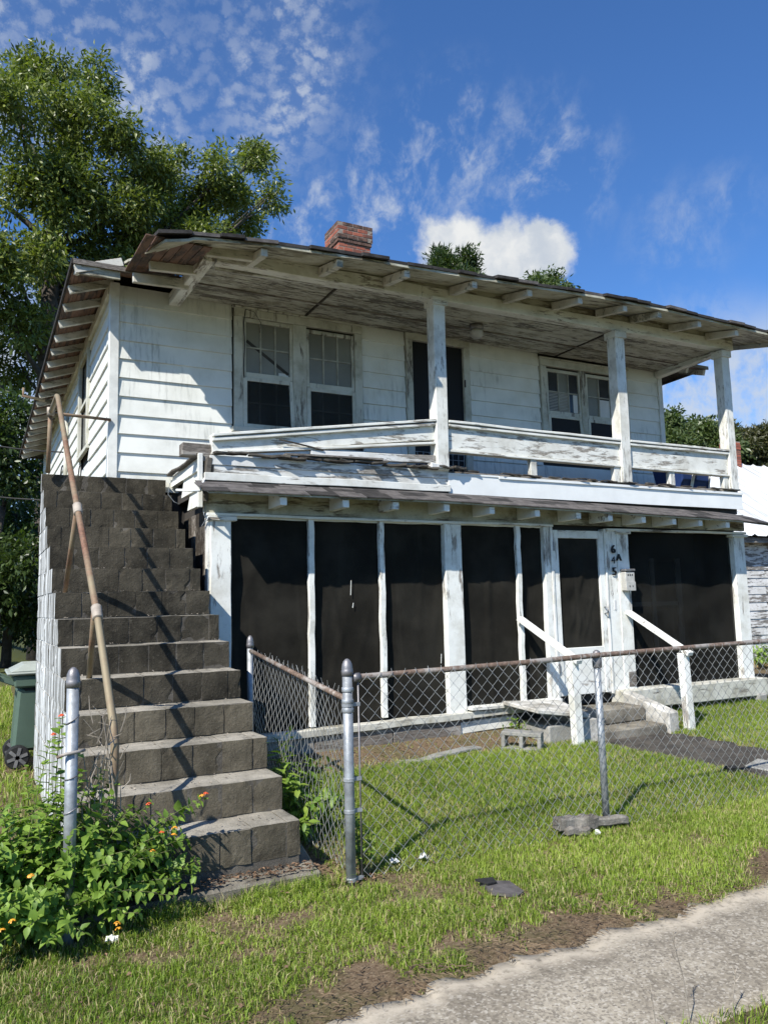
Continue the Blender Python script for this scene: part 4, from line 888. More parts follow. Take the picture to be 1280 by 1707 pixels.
# ---- block staircase
SL, SR, SY, TR, H0, RS = 0.336, 1.552, -2.748, 0.291, 0.126, 0.2032
st = thing('block_staircase', 'tall outdoor staircase of mildewed concrete blocks with white streaked left side', 'staircase', (0.94, -0.8, 0.0))
core = MB()
for i in range(14):
    z0 = H0+RS*i if i else -0.05
    core.box(SL+0.006, SR-0.005, SY+TR*i+0.0065, 1.085, z0-(0.004 if i else 0), H0+RS*(i+1)-0.004)
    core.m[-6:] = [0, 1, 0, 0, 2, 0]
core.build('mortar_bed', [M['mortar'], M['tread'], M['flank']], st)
def cblock(x0, x1, y0, y1, z0, z1, flankside):
    j = lambda: random.uniform(-.003, .003)
    mb_ = MB().box(x0+j(), x1+j(), y0+j()*1.6, y1, z0, z1+j()*1.2)
    mb_.m = [0, 1, 0, 0, 2 if flankside else 0, 0]
    me = bpy.data.meshes.new('concrete_block'); me.from_pydata(mb_.v, [], mb_.f); me.polygons.foreach_set('material_index', mb_.m)
    bm = bmesh.new(); bm.from_mesh(me)
    bmesh.ops.subdivide_edges(bm, edges=bm.edges[:], cuts=3, use_grid_fill=True)
    lo = (x0, y0, z0); hi = (x1, y1, z1)
    for v_ in bm.verts:         # worn arrises: vertices on box edges move in by a random amount
        on = [(-1 if v_.co[k]-lo[k] < .006 else (1 if hi[k]-v_.co[k] < .006 else 0)) for k in range(3)]
        if sum(1 for q_ in on if q_) >= 2:
            a_ = random.uniform(.001, .0045)+(random.random() < .08)*random.uniform(.003, .010)
            for k in range(3): v_.co[k] -= on[k]*a_*random.uniform(.6, 1.2)
        else: v_.co[1] += random.uniform(-.0010, .0010)
    bm.normal_update()
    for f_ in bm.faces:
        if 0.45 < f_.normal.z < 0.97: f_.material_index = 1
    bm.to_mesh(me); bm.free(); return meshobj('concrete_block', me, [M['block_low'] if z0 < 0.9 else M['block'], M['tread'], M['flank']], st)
for i in range(14):
    z0 = H0+RS*i+0.004; z1 = H0+RS*(i+1)-0.001; y0 = SY+TR*i
    dep = 0.395 if i < 13 else 0.55
    xj = [SL]; w = 0.2027; x = SL+(w if i % 2 else w*0.55)
    while x < SR-0.06: xj.append(x+random.uniform(-.012, .012)); x += w
    xj.append(SR)
    for a, b_ in zip(xj[:-1], xj[1:]): cblock(a+(0.002 if a > SL else 0), b_-(0.002 if b_ < SR else 0), y0, min(y0+dep, 1.09), z0, z1, a == SL)
    y = y0+dep+0.005; first = True           # blocks of the left side behind the nosing
    while y < 1.05:
        l = 0.395 if not (first and i % 2) else 0.195; first = False; y2 = min(y+l, 1.09)
        if y2-y > 0.03: cblock(SL, SL+0.12, y, y2, z0, z1-0.004, True)
        y = y2+0.005
box('base_slab', SL-0.1, 1.63, -2.90, -2.70, -0.06, 0.080, M['steptop'], st, 0.014, 0.012)
beam('base_slab', (1.56, -2.85, 0.03), (1.70, -2.1, 0.045), 0.12, 0.08, M['steptop'], st, 0.012)

# ---- rusty pipe handrail
hr = thing('pipe_handrail', 'bent rusty pipe handrail on the left edge of the block staircase', 'handrail', (0.49, -2.66, 0.33))
P_ = [(0.49, -2.66, 0.33), (0.49, -2.70, 0.62), (0.488, -2.735, 0.88), (0.482, -2.70, 0.99), (0.475, -2.55, 1.16), (0.46, -2.15, 1.59), (0.445, -1.70, 1.98), (0.43, -1.27, 2.34), (0.415, -0.5, 2.95), (0.402, 0.12, 3.47), (0.40, 0.22, 3.55), (0.398, 0.30, 3.58), (0.397, 0.38, 3.575), (0.39, 0.85, 3.555)]
tube('rail_pipe', P_, 0.0225, M['pipe'], hr, 12)
tube('upright', [(0.39, 0.86, 3.60), (0.39, 0.99, 2.97)], 0.022, M['pipe'], hr, 10)
tube('upright', [(0.455, -2.08, 1.60), (0.50, -1.52, 1.14)], 0.020, M['pipe'], hr, 10)
tube('upright', [(0.43, -1.22, 2.34), (0.42, -0.60, 1.752)], 0.020, M['pipe'], hr, 10)
tube('cross_pipe', [(0.39, 0.86, 3.55), (0.985, 1.09, 3.585)], 0.016, M['pipe'], hr, 10)
for c_, d_ in (((0.46, -2.15, 1.59), (0, .76, .68)), ((0.43, -1.27, 2.34), (0, .74, .68))):
    c_ = Vector(c_); d_ = Vector(d_).normalized(); tube('coupling', [c_-d_*0.055, c_-d_*0.05, c_+d_*0.05, c_+d_*0.055], [0.029, 0.033, 0.033, 0.029], M['pvc'], hr, 12)
tube('coupling', [(0.39, 0.85, 3.52), (0.39, 0.84, 3.60)], 0.036, M['pvc'], hr, 10)

# ------------------------------------------------------------------ chain link fence
def chain(p0, p1, z0f, z1f, name, parent, pitch=0.088, r=0.0023, slack=0.012, knuck=True):
    p0 = np.array(p0, float); p1 = np.array(p1, float); L = np.linalg.norm(p1-p0); n = int(L/(pitch/1.0))*2; d = (p1-p0)/L; nr = np.array([-d[1], d[0]])
    Vv = []; Ff = []; step = L/n
    for i in range(n):
        s = (i+0.5)*step; zt = z1f(s/L); zl = z0f(s/L); m_ = int((zt-zl)/(pitch/2))
        zz = zl+(zt-zl)*np.arange(m_+1)/m_
        sgn = np.where((np.arange(m_+1)+i) % 2 == 0, 1, -1)
        ss = s+sgn*step*0.5
        warp_ = slack*np.sin(zz*5+s*3.1)*np.sin(zz/zt*3.14)+0.006*np.sin(s*9+zz*4)
        off = warp_+0.0028*np.where((np.arange(m_+1)) % 2 == 0, 1, -1)*(1 if i % 2 else -1)
        ss = ss+0.006*np.sin(zz*3+s*2)
        P = np.stack([p0[0]+d[0]*ss+nr[0]*off, p0[1]+d[1]*ss+nr[1]*off, zz], -1)
        if knuck and i % 2 == 0:
            e = np.array([[P[-1][0]+random.uniform(-.012, .012), P[-1][1]+random.uniform(-.012, .012), P[-1][2]+random.uniform(.018, .034)]]); P = np.concatenate([P, e])
        b_ = len(Vv); k = len(P)
        for j in range(k):
            t_ = P[min(j+1, k-1)]-P[max(j-1, 0)]; t_ = t_/np.linalg.norm(t_)
            a = np.array([nr[0], nr[1], 0.0]); c = np.cross(t_, a)
            for q_ in range(3):
                an = 2*math.pi*q_/3; Vv.append(P[j]+(a*math.cos(an)+c*math.sin(an))*r)
        for j in range(k-1):
            for q_ in range(3): Ff += [b_+j*3+q_, b_+j*3+(q_+1) % 3, b_+(j+1)*3+(q_+1) % 3, b_+(j+1)*3+q_]
    o = npmesh(name, np.array(Vv), Ff, [4]*(len(Ff)//4), M['wire'], parent, smooth=True); o['kind'] = 'stuff'; return o
def cap(x, y, z, par, r=0.036):
    return MB().lathe(x, y, [(r, z), (r*1.06, z+0.03), (r*1.0, z+0.034), (r*0.98, z+0.045), (r*0.9, z+0.066), (r*0.68, z+0.085), (r*0.35, z+0.097), (0.004, z+0.101)], 16).build('post_cap', M['galv_dark'], par, smooth=True)
def fpost(x, y, z0, z1, par, r=0.03, name='post'):
    return MB().tube([(x, y, z0), (x, y, z1)], r, 16).build(name, M['galv'], par, smooth=True)
FY = -2.99
fn = thing('chain_link_fence', 'chain link fence with rusty top rail in front of the porch yard', 'fence', (1.77, FY, 0.0))
p = fpost(1.77, FY, -0.05, 1.18, fn, 0.030); cap(1.77, FY, 1.18, p, 0.034)
for z in (1.10, 1.03, 0.98): MB().lathe(1.77, FY, [(0.033, z-0.014), (0.0355, z-0.011), (0.0355, z+0.011), (0.033, z+0.014)], 16).build('band', M['galv'], p, smooth=True)
for z in (1.01, 0.58, 0.40, 0.02): MB().lathe(1.77, FY, [(0.033, z-0.011), (0.0345, z-0.009), (0.0345, z+0.009), (0.033, z+0.011)], 16).box(1.795, 1.85, FY-0.006, FY+0.006, z-0.011, z+0.011).build('band', M['galv'], p)
tube('tension_bar', [(1.842, FY, 0.02), (1.840, FY, 1.16)], 0.006, M['galv_dark'], fn, 6)
tube('top_rail', [(1.80, FY, 1.165), (1.84, FY, 1.168), (3.0, FY+.005, 1.182), (3.72, FY, 1.20), (4.6, FY+.006, 1.21), (5.6, FY, 1.222), (7.5, FY, 1.235)], 0.0185, M['rail'], fn, 12)
tube('rail_sleeve', [(1.805, FY, 1.166), (1.85, FY, 1.168)], 0.027, M['galv_dark'], fn, 12)
p = fpost(3.755, FY+0.028, -0.05, 1.165, fn, 0.025); p.rotation_euler = (0, R(-0.5), 0)
MB().lathe(3.753, FY+0.028, [(0.03, 1.11), (0.034, 1.115), (0.034, 1.16), (0.03, 1.2), (0.024, 1.225), (0.01, 1.235)], 14).build('post_cap', M['galv_dark'], fn, smooth=True)
fpost(6.9, FY+0.028, -0.05, 1.2, fn, 0.025)
chain((1.842, FY-0.026), (7.3, FY-0.026), lambda s: 0.02-0.02*s, lambda s: 1.175+0.045*s, 'chain_link_mesh', fn)
fpost(1.80, -1.04, 0.0, 1.27, fn, 0.025); cap(1.80, -1.04, 1.27, fn, 0.029)
tube('top_rail', [(1.80, -1.06, 1.245), (1.79, -2.0, 1.14), (1.775, FY+0.03, 1.04)], 0.0175, M['rail'], fn, 12)
chain((1.825, -1.08), (1.80, FY+0.05), lambda s: 0.10-0.08*s, lambda s: 1.23-0.18*s+0.03*math.sin(s*3.1), 'chain_link_mesh', fn, slack=0.03)
gp = thing('gate_post', 'bare galvanised gate post with domed cap standing in the lantana bush', 'post', (0.24, -3.0, 0.0))
p = fpost(0.24, -3.0, -0.05, 1.22, gp, 0.030, 'pipe'); cap(0.24, -3.0, 1.22, gp, 0.034)
for z, d_ in ((1.06, .02), (0.78, .01), (0.62, .015)): tube('wire_tie', [(0.24+0.032*math.cos(a), -3.0+0.032*math.sin(a), z+d_*math.cos(a)) for a in np.linspace(0, 6.4, 14)], 0.0035, M['galv_dark'], gp, 5)
tube('rusty_strap', [(0.17, -3.02, 0.885), (0.21, -3.036, 0.90), (0.27, -3.03, 0.905), (0.30, -3.0, 0.905)], 0.009, M['rail'], gp, 6)

# ------------------------------------------------------------------ front steps, their rails, blocks
fs_ = thing('front_steps', 'low masonry steps with peeling white side walls below the screen door', 'steps', (6.1, -0.45, 0.1))
box('step', 5.72, 6.62, -0.88, -0.13, 0.02, 0.21, M['steptop'], fs_, 0.012, 0.008)
box('step', 5.72, 6.62, -0.58, -0.14, 0.215, 0.375, M['steptop'], fs_, 0.012, 0.008)
vs = [(6.64, -0.90, 0.02), (6.80, -0.90, 0.02), (6.80, -0.21, 0.02), (6.64, -0.21, 0.02), (6.64, -0.90, 0.33), (6.80, -0.90, 0.33), (6.80, -0.21, 0.50), (6.64, -0.21, 0.50)]
FB = [(3, 2, 1, 0), (4, 5, 6, 7), (0, 1, 5, 4), (1, 2, 6, 5), (2, 3, 7, 6), (3, 0, 4, 7)]
MB().add(vs, FB).build('side_wall', M['steps'], fs_, 0.014)
box('side_wall', 5.46, 5.70, -0.80, -0.12, 0.0, 0.34, M['steps'], fs_, 0.012, 0.008)
vs = [(4.95, -0.74, 0.44), (5.60, -0.80, 0.345), (5.74, -0.14, 0.42), (4.95, -0.14, 0.47)]; vs += [(a, b_, c+0.045) for a, b_, c in vs]
MB().add(vs, FB).build('tilted_slab', M['steps'], fs_, 0.008)
box('block_pier', 5.12, 5.45, -0.70, -0.20, 0.05, 0.30, M['cinder'], fs_, 0.012, 0.01)
box('block_pier', 4.98, 5.42, -0.86, -0.60, 0.05, 0.09, M['cinder'], fs_, 0.01, 0.006)
for nm, xx, x2, za, lab in (('w', 5.30, 5.33, 1.40, 'white wooden handrail left of the front steps with leaning post'), ('e', 6.97, 6.955, 1.43, 'white wooden handrail right of the front steps below the mailbox')):
    h_ = thing('step_handrail', lab, 'handrail', (x2, -0.9, 0.1), 'handrails of the front steps')
    beam('post', (x2, -0.90, 0.05), (x2-0.01, -0.88, 0.965), 0.10, 0.09, M['white_z'], h_, 0.006, up=(0, 1, 0))
    beam('handrail_board', (x2+0.0, -0.98, 0.955), (xx, -0.05, za), 0.085, 0.05, M['white_x'], h_, 0.005)
cb_ = thing('cinder_block', 'grey two hole cinder block lying on its side left of the front steps', 'block', (4.73, -0.75, 0.1))
mbk = MB()       # block on its side: the two cells open to the viewer
x0, x1, z0, z1, y0, y1 = 4.53, 4.93, 0.095, 0.29, -0.84, -0.66; t_ = 0.040
mbk.box(x0, x1, y0, y1, z0, z0+t_).box(x0, x1, y0, y1, z1-t_, z1)
for xx in (x0, (x0+x1)/2-t_/2, x1-t_): mbk.box(xx, xx+t_, y0, y1, z0+t_, z1-t_)
mbk.build('shell', M['cinder'], cb_, 0.006); cb_.rotation_euler = (0, R(2), R(-47))
lg = MB().beam((3.30, -2.97, 0.10), (3.62, -3.00, 0.085), 0.09, 0.085, sub=7, warp=0.014).beam((3.46, -3.0, 0.075), (3.88, -3.03, 0.06), 0.07, 0.055, sub=7, warp=0.012).beam((3.33, -3.03, 0.055), (3.52, -3.05, 0.05), 0.05, 0.05, sub=4, warp=0.012).build('broken_timber', M['log'], None, 0.010)
tag(lg, 'weathered grey chunk of timber lying under the fence by the middle post', 'timber')
sc_ = MB().add([(2.36, -3.44, 0.012), (2.52, -3.50, 0.014), (2.50, -3.66, 0.012), (2.43, -3.70, 0.012), (2.33, -3.60, 0.012), (2.36, -3.44, 0.040), (2.52, -3.50, 0.026), (2.50, -3.66, 0.022), (2.43, -3.70, 0.024), (2.33, -3.60, 0.032)], [(4, 3, 2, 1, 0), (5, 6, 7, 8, 9), (0, 1, 6, 5), (1, 2, 7, 6), (2, 3, 8, 7), (3, 4, 9, 8), (4, 0, 5, 9)]).add([(2.33, -3.44, .040), (2.44, -3.45, .034), (2.42, -3.52, .036), (2.35, -3.53, .042), (2.33, -3.44, .052), (2.44, -3.45, .046), (2.42, -3.52, .044), (2.35, -3.53, .050)], FB, 1).build('shingle_scrap', [M['shingle'], M['blkleaf']])
tag(sc_, 'flat dark roofing scrap lying in the grass outside the fence', 'scrap')
for k, (x, y, w, l, rz_, lab) in enumerate(((6.22, -2.36, .16, .22, .3, 'pale broken paving slab at the edge of the dark path'), (6.38, -2.62, .15, .2, -.2, 'pale broken paving slab farther right along the dark path'))):
    o = box('paving_slab', x-w, x+w, y-l/2, y+l/2, GZ(x, y)+0.015, GZ(x, y)+0.045, M['cinder'], None, 0.006, 0.012); o.rotation_euler = (R(2), R(-3), rz_); tag(o, lab, 'slab', 'broken slabs by the path')
o = box('rubble_stone', 5.72, 5.84, -2.42, -2.32, GZ(5.8, -2.4), GZ(5.8, -2.4)+0.08, M['blkleaf'], None, 0.02, 0.015); tag(o, 'dark stone beside the broken paving slabs', 'stone')
o = MB().beam((3.25, -0.72, 0.105), (4.35, -0.52, 0.135), 0.12, 0.03, sub=6, warp=0.01).build('concrete_edging', M['cinder'], None, 0.008); tag(o, 'long pale concrete strip in the soil before the lower screens', 'edging')
for k, (x, y, s_, lab) in enumerate(((2.10, -2.90, .05, 'crumpled white paper scrap at the foot of the fence near the corner post'), (2.29, -2.93, .055, 'crumpled white paper scrap under the fence, right of the smaller scrap'), (3.55, -3.1, .04, 'small white paper scrap beside the weathered timber'), (0.42, -3.17, .05, 'torn white plastic scrap below the lantana bush'))):
    mbp = MB(); nn = 5
    vs = [(x+s_*(i/4-.5)*random.uniform(.7, 1.2), y+s_*(j/4-.5)*random.uniform(.7, 1.2), GZ(x, y)+0.02+random.uniform(0, s_*.8)) for i in range(5) for j in range(5)]
    o = mbp.add(vs, [(i*5+j, (i+1)*5+j, (i+1)*5+j+1, i*5+j+1) for i in range(4) for j in range(4)]).build('paper_scrap', M['paper']); tag(o, lab, 'litter', 'white scraps in the grass')

# ------------------------------------------------------------------ trash cart behind the stair
tc = thing('trash_cart', 'green wheeled trash cart with grey lid behind the staircase', 'trash cart', (0.42, 1.68, 0.06))
zb_ = 0.06
def frus(a, b_): return [(a[0], a[2], a[4]), (a[1], a[2], a[4]), (a[1], a[3], a[4]), (a[0], a[3], a[4]), (b_[0], b_[2], b_[3+1]), (b_[1], b_[2], b_[4]), (b_[1], b_[3], b_[4]), (b_[0], b_[3], b_[4])]
MB().add(frus((.16, .60, 1.46, 1.90, zb_+.17), (.20, .72, 1.41, 1.97, zb_+.80)), FB).build('body', M['bin'], tc, 0.03)
MB().add(frus((.165, .75, 1.375, 2.0, zb_+.80), (.155, .77, 1.365, 2.01, zb_+.92)), FB).build('rim', M['bin'], tc, 0.018)
MB().add([(.24, 1.408, zb_+.79), (.44, 1.408, zb_+.79), (.34, 1.425, zb_+.70), (.24, 1.45, zb_+.80), (.44, 1.45, zb_+.80)], [(0, 2, 1), (0, 3, 2), (2, 4, 1)]).build('grip_recess', M['rubber'], tc)
MB().add(frus((.10, .80, 1.34, 2.03, zb_+.925), (.09, .81, 1.33, 2.04, zb_+.955)), FB).add(frus((.12, .78, 1.36, 2.01, zb_+.957), (.25, .66, 1.46, 1.90, zb_+1.03)), FB).build('lid', M['binlid'], tc, 0.012)
for y_ in (1.42, 1.94): beam('handle_bracket', (.17, y_, zb_+.84), (.02, y_, zb_+.91), .035, .05, M['bin'], tc, .008)
tube('handle', [(.02, 1.38, zb_+.915), (.02, 1.98, zb_+.915)], .018, M['bin'], tc, 8)
for y_ in (1.40, 1.96):
    w_ = MB().tube([(.21, y_-.035, zb_+.13), (.21, y_-.03, zb_+.13), (.21, y_+.03, zb_+.13), (.21, y_+.035, zb_+.13)], [.10, .115, .115, .10], 22).build('wheel', M['rubber'], tc)
    for k in range(6):
        a = k*math.pi/3+.3; MB().beam((.21, y_-.038, zb_+.13), (.21+.095*math.cos(a), y_-.038, zb_+.13+.095*math.sin(a)), .03, .008, up=(0, 1, 0)).build('spoke', M['galv_dark'], w_)
tube('axle', [(.21, 1.42, zb_+.13), (.21, 1.94, zb_+.13)], .014, M['galv_dark'], tc, 6)

# ------------------------------------------------------------------ neighbour house on the right
nh = thing('neighbor_house', 'low house with weathered white clapboards and white metal roof at right', 'house', (18.5, 8.0, -0.05))
NY = 5.0
MB().box(13.55, 24.9, NY+0.02, 12.0, -0.1, 3.0).build('wall', M['wall'], nh)
z = 2.95; k = 0
while z > 0.15:
    zb2 = z-0.19; jj = random.uniform(-.004, .004)
    for xa, xb in (((13.5, 17.2), (17.205, 25.0)) if k % 2 else ((13.5, 16.4), (16.405, 25.0))):
        vs = [(x, y, zz) for x in (xa, xb) for y, zz in ((NY+0.02, z+0.01), (NY+0.02, zb2), (NY-0.022+jj, zb2), (NY-0.002, z+0.01))]
        MB().add(vs, [(0, 1, 5, 4), (1, 2, 6, 5), (2, 3, 7, 6), (3, 0, 4, 7), (0, 3, 2, 1), (4, 5, 6, 7)]).build('clapboard', M['neigh'], nh)
    z = zb2; k += 1
vs = []; fs = []; n = 120
for i in range(n+1):
    x = 13.25+(25.2-13.25)*i/n; rb = 0.05*max(0, math.sin(x*2*math.pi/0.5))**6; w_ = 0.03*math.sin(x*2.1)
    for (y, zz) in ((4.6, 2.93+w_*0.8), (6.4, 4.20+w_*0.3), (8.2, 5.50), (12.2, 2.9)): vs.append((x, y, zz+rb))
for i in range(n):
    for j in range(3): fs.append((i*4+j, i*4+4+j, i*4+5+j, i*4+1+j))
MB().add(vs, fs).build('roof', M['metalroof'], nh)
beam('eave_board', (13.3, 4.70, 2.86), (25.1, 4.70, 2.86), 0.03, 0.12, M['grey_x'], nh)
box('soffit_board', 13.3, 25.1, 4.73, NY-0.03, 2.90, 2.915, M['grey_x'], nh)
box('base_panel', 13.5, 25.0, NY-0.01, NY+0.03, -0.2, 0.16, flat('ochre_base_render', (0.42, 0.33, 0.16), 0.9, 0.3, 6, 0.3), nh)
ch2 = MB().box(19.46, 19.86, 8.02, 8.42, 4.8, 6.15).build('chimney', M['lime'], nh)
zc = 5.27
for k in range(12):
    ex = 0.02 if k in (9, 10) else 0
    for j in range(2):
        for (bx, by, rt) in ((19.56+0.2*j, 8.02-ex+0.04, 0), (19.46-ex+0.04, 8.12+0.2*j, math.pi/2), (19.86+ex-0.04, 8.12+0.2*j, math.pi/2)): brick(bx, by, zc, rt, ch2)
    zc += 0.074
# rough plants against the neighbour's wall come below with the foliage

# ------------------------------------------------------------------ foliage
def leaves(centres, dirs, ln, wd, rs, droop=0.3, tintc=None):
    """diamond leaves, slightly folded: centres (n,3), outward dirs (n,3)"""
    n = len(centres); a = rs.normal(size=(n, 3)); ax = dirs*0.6+a*0.55+np.array([0, 0, -droop]); ax /= np.linalg.norm(ax, axis=1)[:, None]
    nr = rs.normal(size=(n, 3))+np.array([0, 0, 1.1]); sd_ = np.cross(ax, nr); sd_ /= np.linalg.norm(sd_, axis=1)[:, None]+1e-9; up = np.cross(sd_, ax)
    L = ln*rs.uniform(.7, 1.3, n)[:, None]; Wd = wd*rs.uniform(.7, 1.3, n)[:, None]
    p0 = centres; p1 = centres+ax*L*0.45+sd_*Wd*0.5-up*Wd*0.12; p2 = centres+ax*L; p3 = centres+ax*L*0.45-sd_*Wd*0.5-up*Wd*0.12
    V = np.stack([p0, p1, p2, p3], 1).reshape(-1, 3)
    i = np.arange(n)*4; Fq = np.stack([i, i+1, i+2, i, i+2, i+3], 1).ravel()
    tint = np.clip(rs.normal(.5, .22, n)+(0 if tintc is None else tintc), 0, 1)
    return V, Fq, [3]*(2*n), np.repeat(tint, 2)
def crown(name, lobes, per, ln, wd, mat, parent, seed, spray=9, droop=0.35, cluster=0.16, sub=0, subr=0.42):
    rs = np.random.RandomState(seed); C_ = []; D_ = []; T_ = []
    if sub:
        nl = []
        for (x, y, z, r) in lobes:
            for _ in range(max(3, int(sub*r*r))):
                d = rs.normal(size=3); d /= np.linalg.norm(d); q_ = r*(0.25+0.72*rs.rand()**.6); nl.append((x+d[0]*q_, y+d[1]*q_, z+d[2]*q_*.9, subr*(.6+.75*rs.rand())))
        lobes = nl
    for (x, y, z, r) in lobes:
        ns = int(per*r*r/spray)
        d = rs.normal(size=(ns, 3)); d /= np.linalg.norm(d, axis=1)[:, None]
        rad = r*(0.25+0.75*rs.rand(ns)**0.55)*(0.62+0.66*vnoise(d[:, 0]*2+x, d[:, 1]*2+d[:, 2]*1.7+y, 1.7))
        c = np.array([x, y, z])+d*rad[:, None]*np.array([1, 1, .92]); ct = rs.normal(0, .10, ns)
        c = np.repeat(c, spray, 0); dd = np.repeat(d, spray, 0)
        C_.append(c+rs.normal(0, cluster, c.shape)*np.array([1, 1, .8])); D_.append(dd); T_.append(np.repeat(ct, spray))
    V, Fq, lt, ti = leaves(np.concatenate(C_), np.concatenate(D_), ln, wd, rs, droop, np.concatenate(T_))
    return npmesh(name, V, Fq, lt, mat, parent, ti)
def limbs(root, fork_z, lobes, r0, parent, seed, zmin=3.0):
    rs = random.Random(seed); mb_ = MB(); x, y, z = root
    tx = x+0.1; mb_.tube([(x, y, z-0.3), (x+0.03, y, z+fork_z*0.3), (x-0.05, y, z+fork_z*0.65), (tx, y, fork_z)], [r0*1.3, r0, r0*0.86, r0*0.7], 10)
    for (lx, ly, lz, lr) in lobes:
        h = max(zmin, min(fork_z, lz-0.8*math.hypot(lx-x, ly-y)-0.5)); b0 = Vector((x+(tx-x)*h/max(fork_z, .1), y, h)); b2 = Vector((lx, ly, lz)); md = (b0+b2)/2+Vector((rs.uniform(-.3, .3), rs.uniform(-.3, .3), -0.12*(b2-b0).length+rs.uniform(0, .5)))
        k = min(1, 0.35+lr*0.25)*r0*0.5
        mb_.tube([b0, b0.lerp(md, .5)+Vector((0, 0, .05)), md, md.lerp(b2, .6), b2+Vector((0, 0, lr*0.4))], [k, k*.85, k*.65, k*.42, k*.15], 6)
        for q_ in range(4):
            e = b2+Vector((rs.uniform(-1, 1), rs.uniform(-1, 1), rs.uniform(-.6, 1)))*lr*0.55; s0 = md.lerp(b2, rs.uniform(.3, 1)); mb_.tube([s0, s0.lerp(e, .5)+Vector((0, 0, .1*lr)), e], [k*.3, k*.2, k*.06], 5)
    return mb_.build('trunk', M['bark'], parent, smooth=True)
PEC = [[1.5, 16.67, 17.56, 1.0], [2.57, 17.88, 18.88, 0.78], [0.41, 15.0, 15.26, 0.91], [2.08, 16.21, 15.89, 1.35], [3.28, 15.59, 15.57, 0.81], [1.09, 15.37, 13.33, 1.26], [2.4, 15.75, 13.83, 1.15], [3.78, 16.38, 14.47, 1.21], [5.02, 16.59, 15.89, 0.81], [5.54, 17.16, 14.75, 1.09], [6.72, 16.68, 15.94, 1.0], [8.45, 17.74, 17.57, 0.69], [8.14, 15.82, 15.11, 0.52], [7.79, 18.51, 15.35, 0.97], [0.38, 15.11, 11.31, 1.14], [1.96, 17.68, 12.53, 1.4], [3.41, 16.67, 12.77, 1.11], [-1.07, 17.23, 15.06, 1.4], [-0.92, 15.56, 11.59, 1.45], [0.37, 15.79, 9.86, 1.08], [1.45, 18.2, 10.4, 1.02], [0.75, 18.87, 9.26, 0.84], [6.0, 16.25, 13.3, 0.77], [4.71, 17.77, 13.71, 1.09], [-1.06, 18.51, 9.86, 1.25], [0.11, 18.58, 18.36, 0.57], [-3.0, 17, 13.5, 1.9], [-3.4, 16, 10.5, 1.7]]
pt = thing('pecan_tree', 'tall spreading green tree rising behind the left end of the house', 'tree', (1.5, 17.0, 0.35))
limbs((1.5, 17.0, 0.35), 14.2, PEC, 0.30, pt, 3, 6.0); crown('crown', PEC, 1500, 0.19, 0.066, M['pecan'], pt, 21, spray=12, cluster=0.15, sub=8.5, subr=0.48)
TH = [('thicket_tree', 'dark leafy tree under the big tree left of the house eave', (0.2, 12.2, .3), [[0.4, 11.76, 5.92, 0.67], [-0.18, 11.62, 5.3, 0.79], [0.57, 12.01, 4.74, 0.75], [-1.0, 12.1, 6.2, 1.0]]), ('thicket_tree', 'dense dark bushy tree above the trash cart at the left edge', (0.5, 13.6, .35), [[0.41, 14.13, 4.01, 0.9], [0.73, 11.8, 2.82, 0.67], [0.3, 12.76, 2.19, 0.83], [1.04, 14.37, 1.47, 0.7], [-0.35, 13.1, 3.31, 1.11], [-0.9, 13.6, 1.6, 1.1], [.9, 13.2, 1.9, .8]])]
for k, (nm, lab, rt, lb) in enumerate(TH):
    t_ = thing(nm, lab, 'tree', rt, 'dark trees behind the left side'); limbs(rt, 4.0, lb, 0.10, t_, 5+k, 0.8); crown('crown', lb, 3600, 0.15, 0.065, M['thicket'], t_, 31+k, 8, 0.3, 0.12)
lb = [[-4+1.5*k+random.uniform(-.4, .4), 24+random.uniform(-1, 2), random.uniform(1.5, 4.5), random.uniform(1.4, 2.2)] for k in range(9)]
t_ = thing('hedge_thicket', 'far dark wall of undergrowth behind the left side yard', 'thicket', (0, 24, .5)); crown('crown', lb, 1000, 0.26, 0.12, M['thicket'], t_, 77, 7, .2, .2); t_['kind'] = 'stuff'
def ftree(lab, rt, lobes, mat, seed, per, ln, wd, nm='broadleaf_tree', grp=None, fork=None, **k):
    t_ = thing(nm, lab, 'tree', rt, grp); limbs(rt, fork or min(l[2] for l in lobes), lobes, 0.22, t_, seed, 2.0); crown('crown', lobes, per, ln, wd, mat, t_, seed, **k)
ftree('dense evergreen tree top showing above the porch roof before the white cloud', (24.9, 30.3, 0), [[24.2, 30.5, 21.9, 0.75], [23.24, 29.45, 20.7, 0.8], [26.1, 30.56, 22.0, .85], [25.1, 30.6, 21.6, 0.6], [23.67, 28.55, 19.8, 1.2], [26.8, 30.75, 21.3, 0.6], [25.2, 30, 19.8, 1.5]], M['pine_leaf'], 41, 1500, 0.34, 0.085, 'evergreen_tree', spray=9, droop=-.2, cluster=.16, sub=7, subr=.55)
ftree('small airy tree top peeking over the roof right of the white cloud', (35.5, 34.5, 0), [[36.58, 35.47, 25.0, 0.8], [34.4, 34.74, 24.0, 0.6], [36.18, 33.34, 23.4, 0.7], [36.66, 34.87, 23.2, 1.1], [33.29, 32.81, 22.5, 0.8], [35.3, 34.2, 22.6, 1.2]], M['far_leaf'], 42, 700, 0.36, 0.12, 'airy_tree', spray=7, cluster=.2, sub=6, subr=.55)
